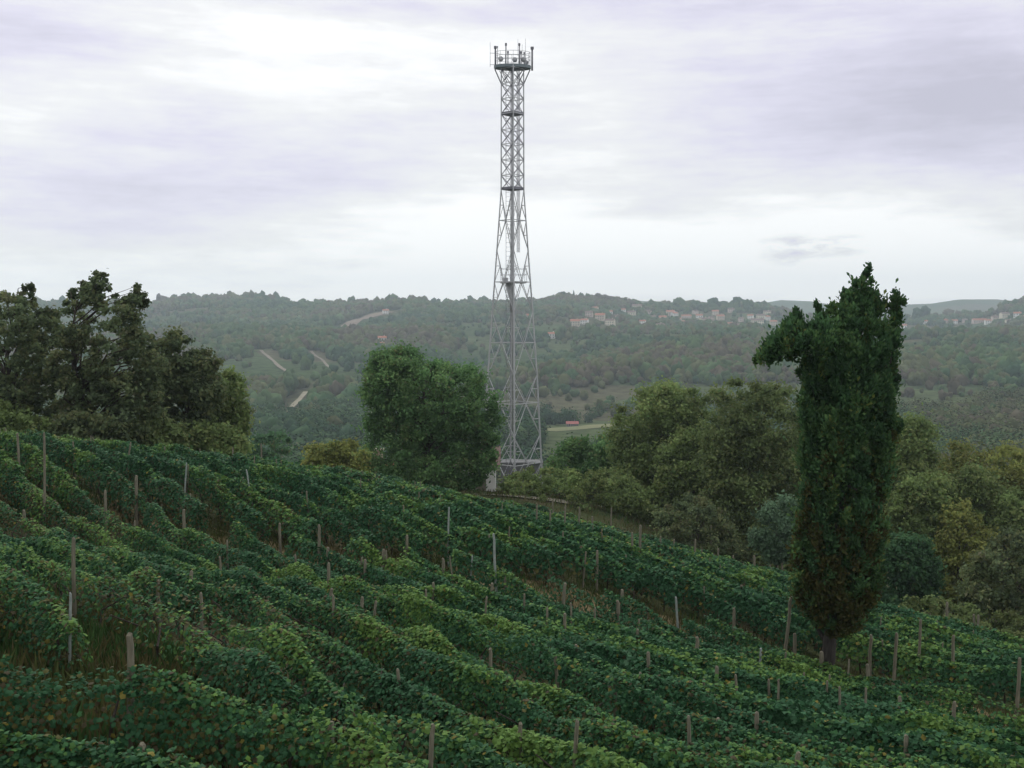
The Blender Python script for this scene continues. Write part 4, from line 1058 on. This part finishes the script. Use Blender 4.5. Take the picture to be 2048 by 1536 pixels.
for (px, t, b, yy, r) in [(1036, 76, 110, .3, .022), (1050, 78, 132, -.3, .03), (1045, 86, 132, .5, .025), (981, 85, 134, 0, .03)]:
    mb = MB(); mb.tube([(tx(px), yy, Z(b)), (tx(px), yy, Z(t))], [r, r * .6], 6); mb.build('whip_antenna', M['steel'], tower)
mb = MB()
for py in (107, 130): mb.tube([(tx(981), 0, Z(py)), (tx(993), 0, Z(py))], .03, 4)
mb.build('outrigger', M['steel'], tower)
for (px, py, yy) in ((1001, 122, -.7), (1046, 122, -.6), (1030, 118, .4), (1052, 123, .5)):
    mb = MB(); a = .2; mb.tube([(tx(px), yy - .12, Z(py)), (tx(px), yy, Z(py)), (tx(px), yy + .12, Z(py))], [.26, .2, .06], 12); mb.build('dish', M['steel'], tower, True)
# half-way work platform with railing
mb = MB(); mb.box((.08, -.2, Z(565)), (2.5, 2.2, .14)); pf = mb.build('platform', M['steel'], tower)
mb = MB()
for py in (538, 550):
    q = [(-1.15, -1.28), (1.3, -1.28), (1.3, .88), (-1.15, .88)]
    for i in range(4): mb.tube([(*q[i], Z(py)), (*q[(i + 1) % 4], Z(py))], .024, 4)
for (x, y) in [(-1.15, -1.28), (0, -1.28), (1.3, -1.28), (1.3, .88), (0, .88), (-1.15, .88)]: mb.tube([(x, y, Z(565)), (x, y, Z(538))], .024, 4)
mb.build('railing', M['steel'], tower)
mb = MB(); mb.box((-.75, -.6, Z(561)), (.5, .4, .5)); mb.build('equipment_box', M['steel'], tower)
mb = MB(); mb.tube([(-.5, -.5, Z(566)), (-.2, -.3, Z(596)), (-.1, -.1, Z(625))], [.24, .16, .08], 10); mb.build('cable_funnel', M['steel'], tower, True)
# cabinet at the foot
cab = empty('equipment_cabinet', (TX + .9, TD + 4, float(gz(TX + .9, TD + 4)) + .9), 0, 'grey equipment cabinet standing behind the foot of the tower', 'cabinet')
mb = MB(); mb.box((0, 0, 1.2), (4.2, 2.2, 2.8)); mb.build('body', M['grey_wall'], cab)
mb = MB(); mb.box((0, 0, 2.7), (4.5, 2.5, .16)); mb.build('roof', M['grey_wall'], cab)
for x in (-1, 1): mb = MB(); mb.box((x * 1.0, -1.13, 1.15), (1.3, .08, 2.1)); mb.build('door', M['steeldark'], cab)

# ------------------------------------------------------------------ air
mb = MB(); mb.box((0, 1900, 35), (6400, 4400, 250))
hz = mb.build('haze', None) if False else None
m, nt, out = new_mat('pale_air')
pv = nt.nodes.new('ShaderNodeVolumePrincipled'); pv.inputs['Color'].default_value = (.78, .90, 1, 1)
pv.inputs['Density'].default_value = .00021; pv.inputs['Anisotropy'].default_value = .45
nt.links.new(pv.outputs['Volume'], out.inputs['Volume'])
hz = mb.build('haze', m); tag(hz, 'thin bluish haze filling the valley air', kind='stuff')

# ------------------------------------------------------------------ light and sky
SUN_EL, SUN_AZ = math.radians(42), math.radians(-22)                     # behind thin cloud, ahead and to the left
w = bpy.data.worlds.new('World'); scene.world = w; w.use_nodes = True
nt = w.node_tree; nt.nodes.clear()
out = nt.nodes.new('ShaderNodeOutputWorld'); bg = nt.nodes.new('ShaderNodeBackground'); nt.links.new(bg.outputs['Background'], out.inputs['Surface'])
bg.inputs['Strength'].default_value = .1
sky = nt.nodes.new('ShaderNodeTexSky'); sky.sky_type = 'NISHITA'; sky.sun_disc = False; sky.sun_elevation = SUN_EL; sky.sun_rotation = SUN_AZ
tc = nt.nodes.new('ShaderNodeTexCoord')
def mth(op, a, b=None, c=None):
    n = nt.nodes.new('ShaderNodeMath'); n.operation = op
    for k, q in enumerate((a, b, c)):
        if q is None: continue
        if isinstance(q, (int, float)): n.inputs[k].default_value = q
        else: nt.links.new(q, n.inputs[k])
    return n.outputs[0]
sep = nt.nodes.new('ShaderNodeSeparateXYZ'); nt.links.new(tc.outputs['Generated'], sep.inputs[0])
az = mth('ARCTAN2', sep.outputs[0], sep.outputs[1]); el = mth('ARCSINE', sep.outputs[2])
cmb = nt.nodes.new('ShaderNodeCombineXYZ'); nt.links.new(mth('MULTIPLY', az, 1.0), cmb.inputs[0]); nt.links.new(mth('MULTIPLY', el, 3.2), cmb.inputs[1])
def nz(scale, detail, off):
    n = nt.nodes.new('ShaderNodeTexNoise'); n.inputs['Scale'].default_value = scale; n.inputs['Detail'].default_value = detail; n.inputs['Roughness'].default_value = .62
    mp = nt.nodes.new('ShaderNodeMapping'); mp.inputs['Location'].default_value = off
    nt.links.new(cmb.outputs[0], mp.inputs['Vector']); nt.links.new(mp.outputs[0], n.inputs['Vector']); return n.outputs['Fac']
n1 = nz(3.0, 6, (3.1, 1.7, 0))
cm2 = nt.nodes.new('ShaderNodeCombineXYZ'); nt.links.new(mth('ADD', az, mth('MULTIPLY', el, .35)), cm2.inputs[0]); nt.links.new(mth('MULTIPLY', el, 6.5), cm2.inputs[1])
c0_ = cmb; cmb = cm2; n2 = nz(5.5, 7, (7.7, 2.2, 1)); cmb = c0_; nd = nz(5, 4, (1.3, 8.8, 2)); ne = nz(6, 4, (4.3, 3.8, 5))
azd = mth('ADD', az, mth('MULTIPLY', mth('SUBTRACT', nd, .5), .14)); eld = mth('ADD', el, mth('MULTIPLY', mth('SUBTRACT', ne, .5), .055))
n3 = nz(22, 6, (2.2, 5.1, 3)); val = mth('ADD', .66, mth('MULTIPLY', mth('SUBTRACT', n1, .5), .5)); val = mth('ADD', val, mth('MULTIPLY', mth('SUBTRACT', n2, .5), .85)); val = mth('ADD', val, mth('MULTIPLY', mth('SUBTRACT', n3, .5), .30))
BL = [(1024, 600, 2600, 75, .22), (400, 75, 190, 60, .15), (640, 130, 330, 100, .20), (60, 50, 170, 75, -.34), (300, 330, 520, 80, -.20), (560, 410, 430, 50, -.18), (60, 200, 160, 70, .12), (900, 20, 300, 28, -.30),
      (1960, 180, 230, 110, -.52), (1500, 150, 430, 130, -.20), (1750, 330, 380, 70, -.14), (1180, 300, 210, 110, .22), (1250, 470, 520, 70, .34), (1800, 500, 500, 70, .26), (900, 430, 170, 60, .22), (300, 540, 500, 50, .10), (1655, 494, 75, 20, -.42), (1572, 508, 42, 24, -.34), (1240, 425, 150, 11, -.22), (680, 525, 70, 16, -.12)]
for px, py, sx, sy, am in BL:
    r = ray(px, py); r = r / np.linalg.norm(r); a0 = math.atan2(r[0], r[1]); e0 = math.asin(r[2])
    u = mth('MULTIPLY', mth('SUBTRACT', azd if sx > 100 else az, a0), F / sx); v = mth('MULTIPLY', mth('SUBTRACT', eld if sy > 25 else mth('ADD', el, mth('MULTIPLY', mth('SUBTRACT', n2, .5), .02)), e0), F / sy)
    d2 = mth('ADD', mth('MULTIPLY', u, u), mth('MULTIPLY', v, v))
    g = mth('POWER', 2.71828, mth('MULTIPLY', d2, -.7))
    if sx < 100: g = mth('MULTIPLY', g, mth('MAXIMUM', mth('MULTIPLY', mth('SUBTRACT', n3, .36), 7.0), 0.0))
    val = mth('ADD', val, mth('MULTIPLY', g, am))
cr = nt.nodes.new('ShaderNodeValToRGB'); e = cr.color_ramp.elements
stops = [(0.0, (5.8, 5.6, 6.7)), (.22, (6.8, 6.58, 7.85)), (.42, (7.85, 7.6, 8.95)), (.58, (8.7, 8.6, 9.2)), (.74, (9.4, 9.4, 9.45)), (1.0, (11.6, 11.6, 11.5))]
while len(e) < len(stops): e.new(.5)
for k, (p, c) in enumerate(stops): e[k].position = p; e[k].color = (*c, 1)
nt.links.new(val, cr.inputs['Fac'])
mx = nt.nodes.new('ShaderNodeMix'); mx.data_type = 'RGBA'; mx.inputs['Factor'].default_value = .94
nt.links.new(sky.outputs['Color'], mx.inputs['A']); nt.links.new(cr.outputs['Color'], mx.inputs['B']); nt.links.new(mx.outputs['Result'], bg.inputs['Color'])

sl = bpy.data.lights.new('sun', 'SUN'); sl.energy = 1.4; sl.angle = math.radians(25); sl.color = (1, .96, .9)
so = bpy.data.objects.new('sun', sl); COL.objects.link(so)
dirv = Vector((math.sin(SUN_AZ) * math.cos(SUN_EL), math.cos(SUN_AZ) * math.cos(SUN_EL), math.sin(SUN_EL)))
so.rotation_euler = dirv.to_track_quat('Z', 'Y').to_euler()

# ------------------------------------------------------------------ camera and render settings
cam = bpy.data.cameras.new('camera'); co = bpy.data.objects.new('camera', cam); COL.objects.link(co)
cam.sensor_width = 36; cam.lens = 36 * F / 2048; cam.clip_start = .1; cam.clip_end = 20000
co.location = (0, 0, 0); co.rotation_euler = (math.pi / 2 - TH, 0, 0)
scene.camera = co
scene.view_settings.view_transform = 'Standard'; scene.view_settings.look = 'None'; scene.view_settings.exposure = 0; scene.view_settings.gamma = 1
scene.cycles.use_denoising = True
scene.cycles.max_bounces = 6; scene.cycles.diffuse_bounces = 3; scene.cycles.volume_bounces = 1; scene.cycles.transmission_bounces = 3
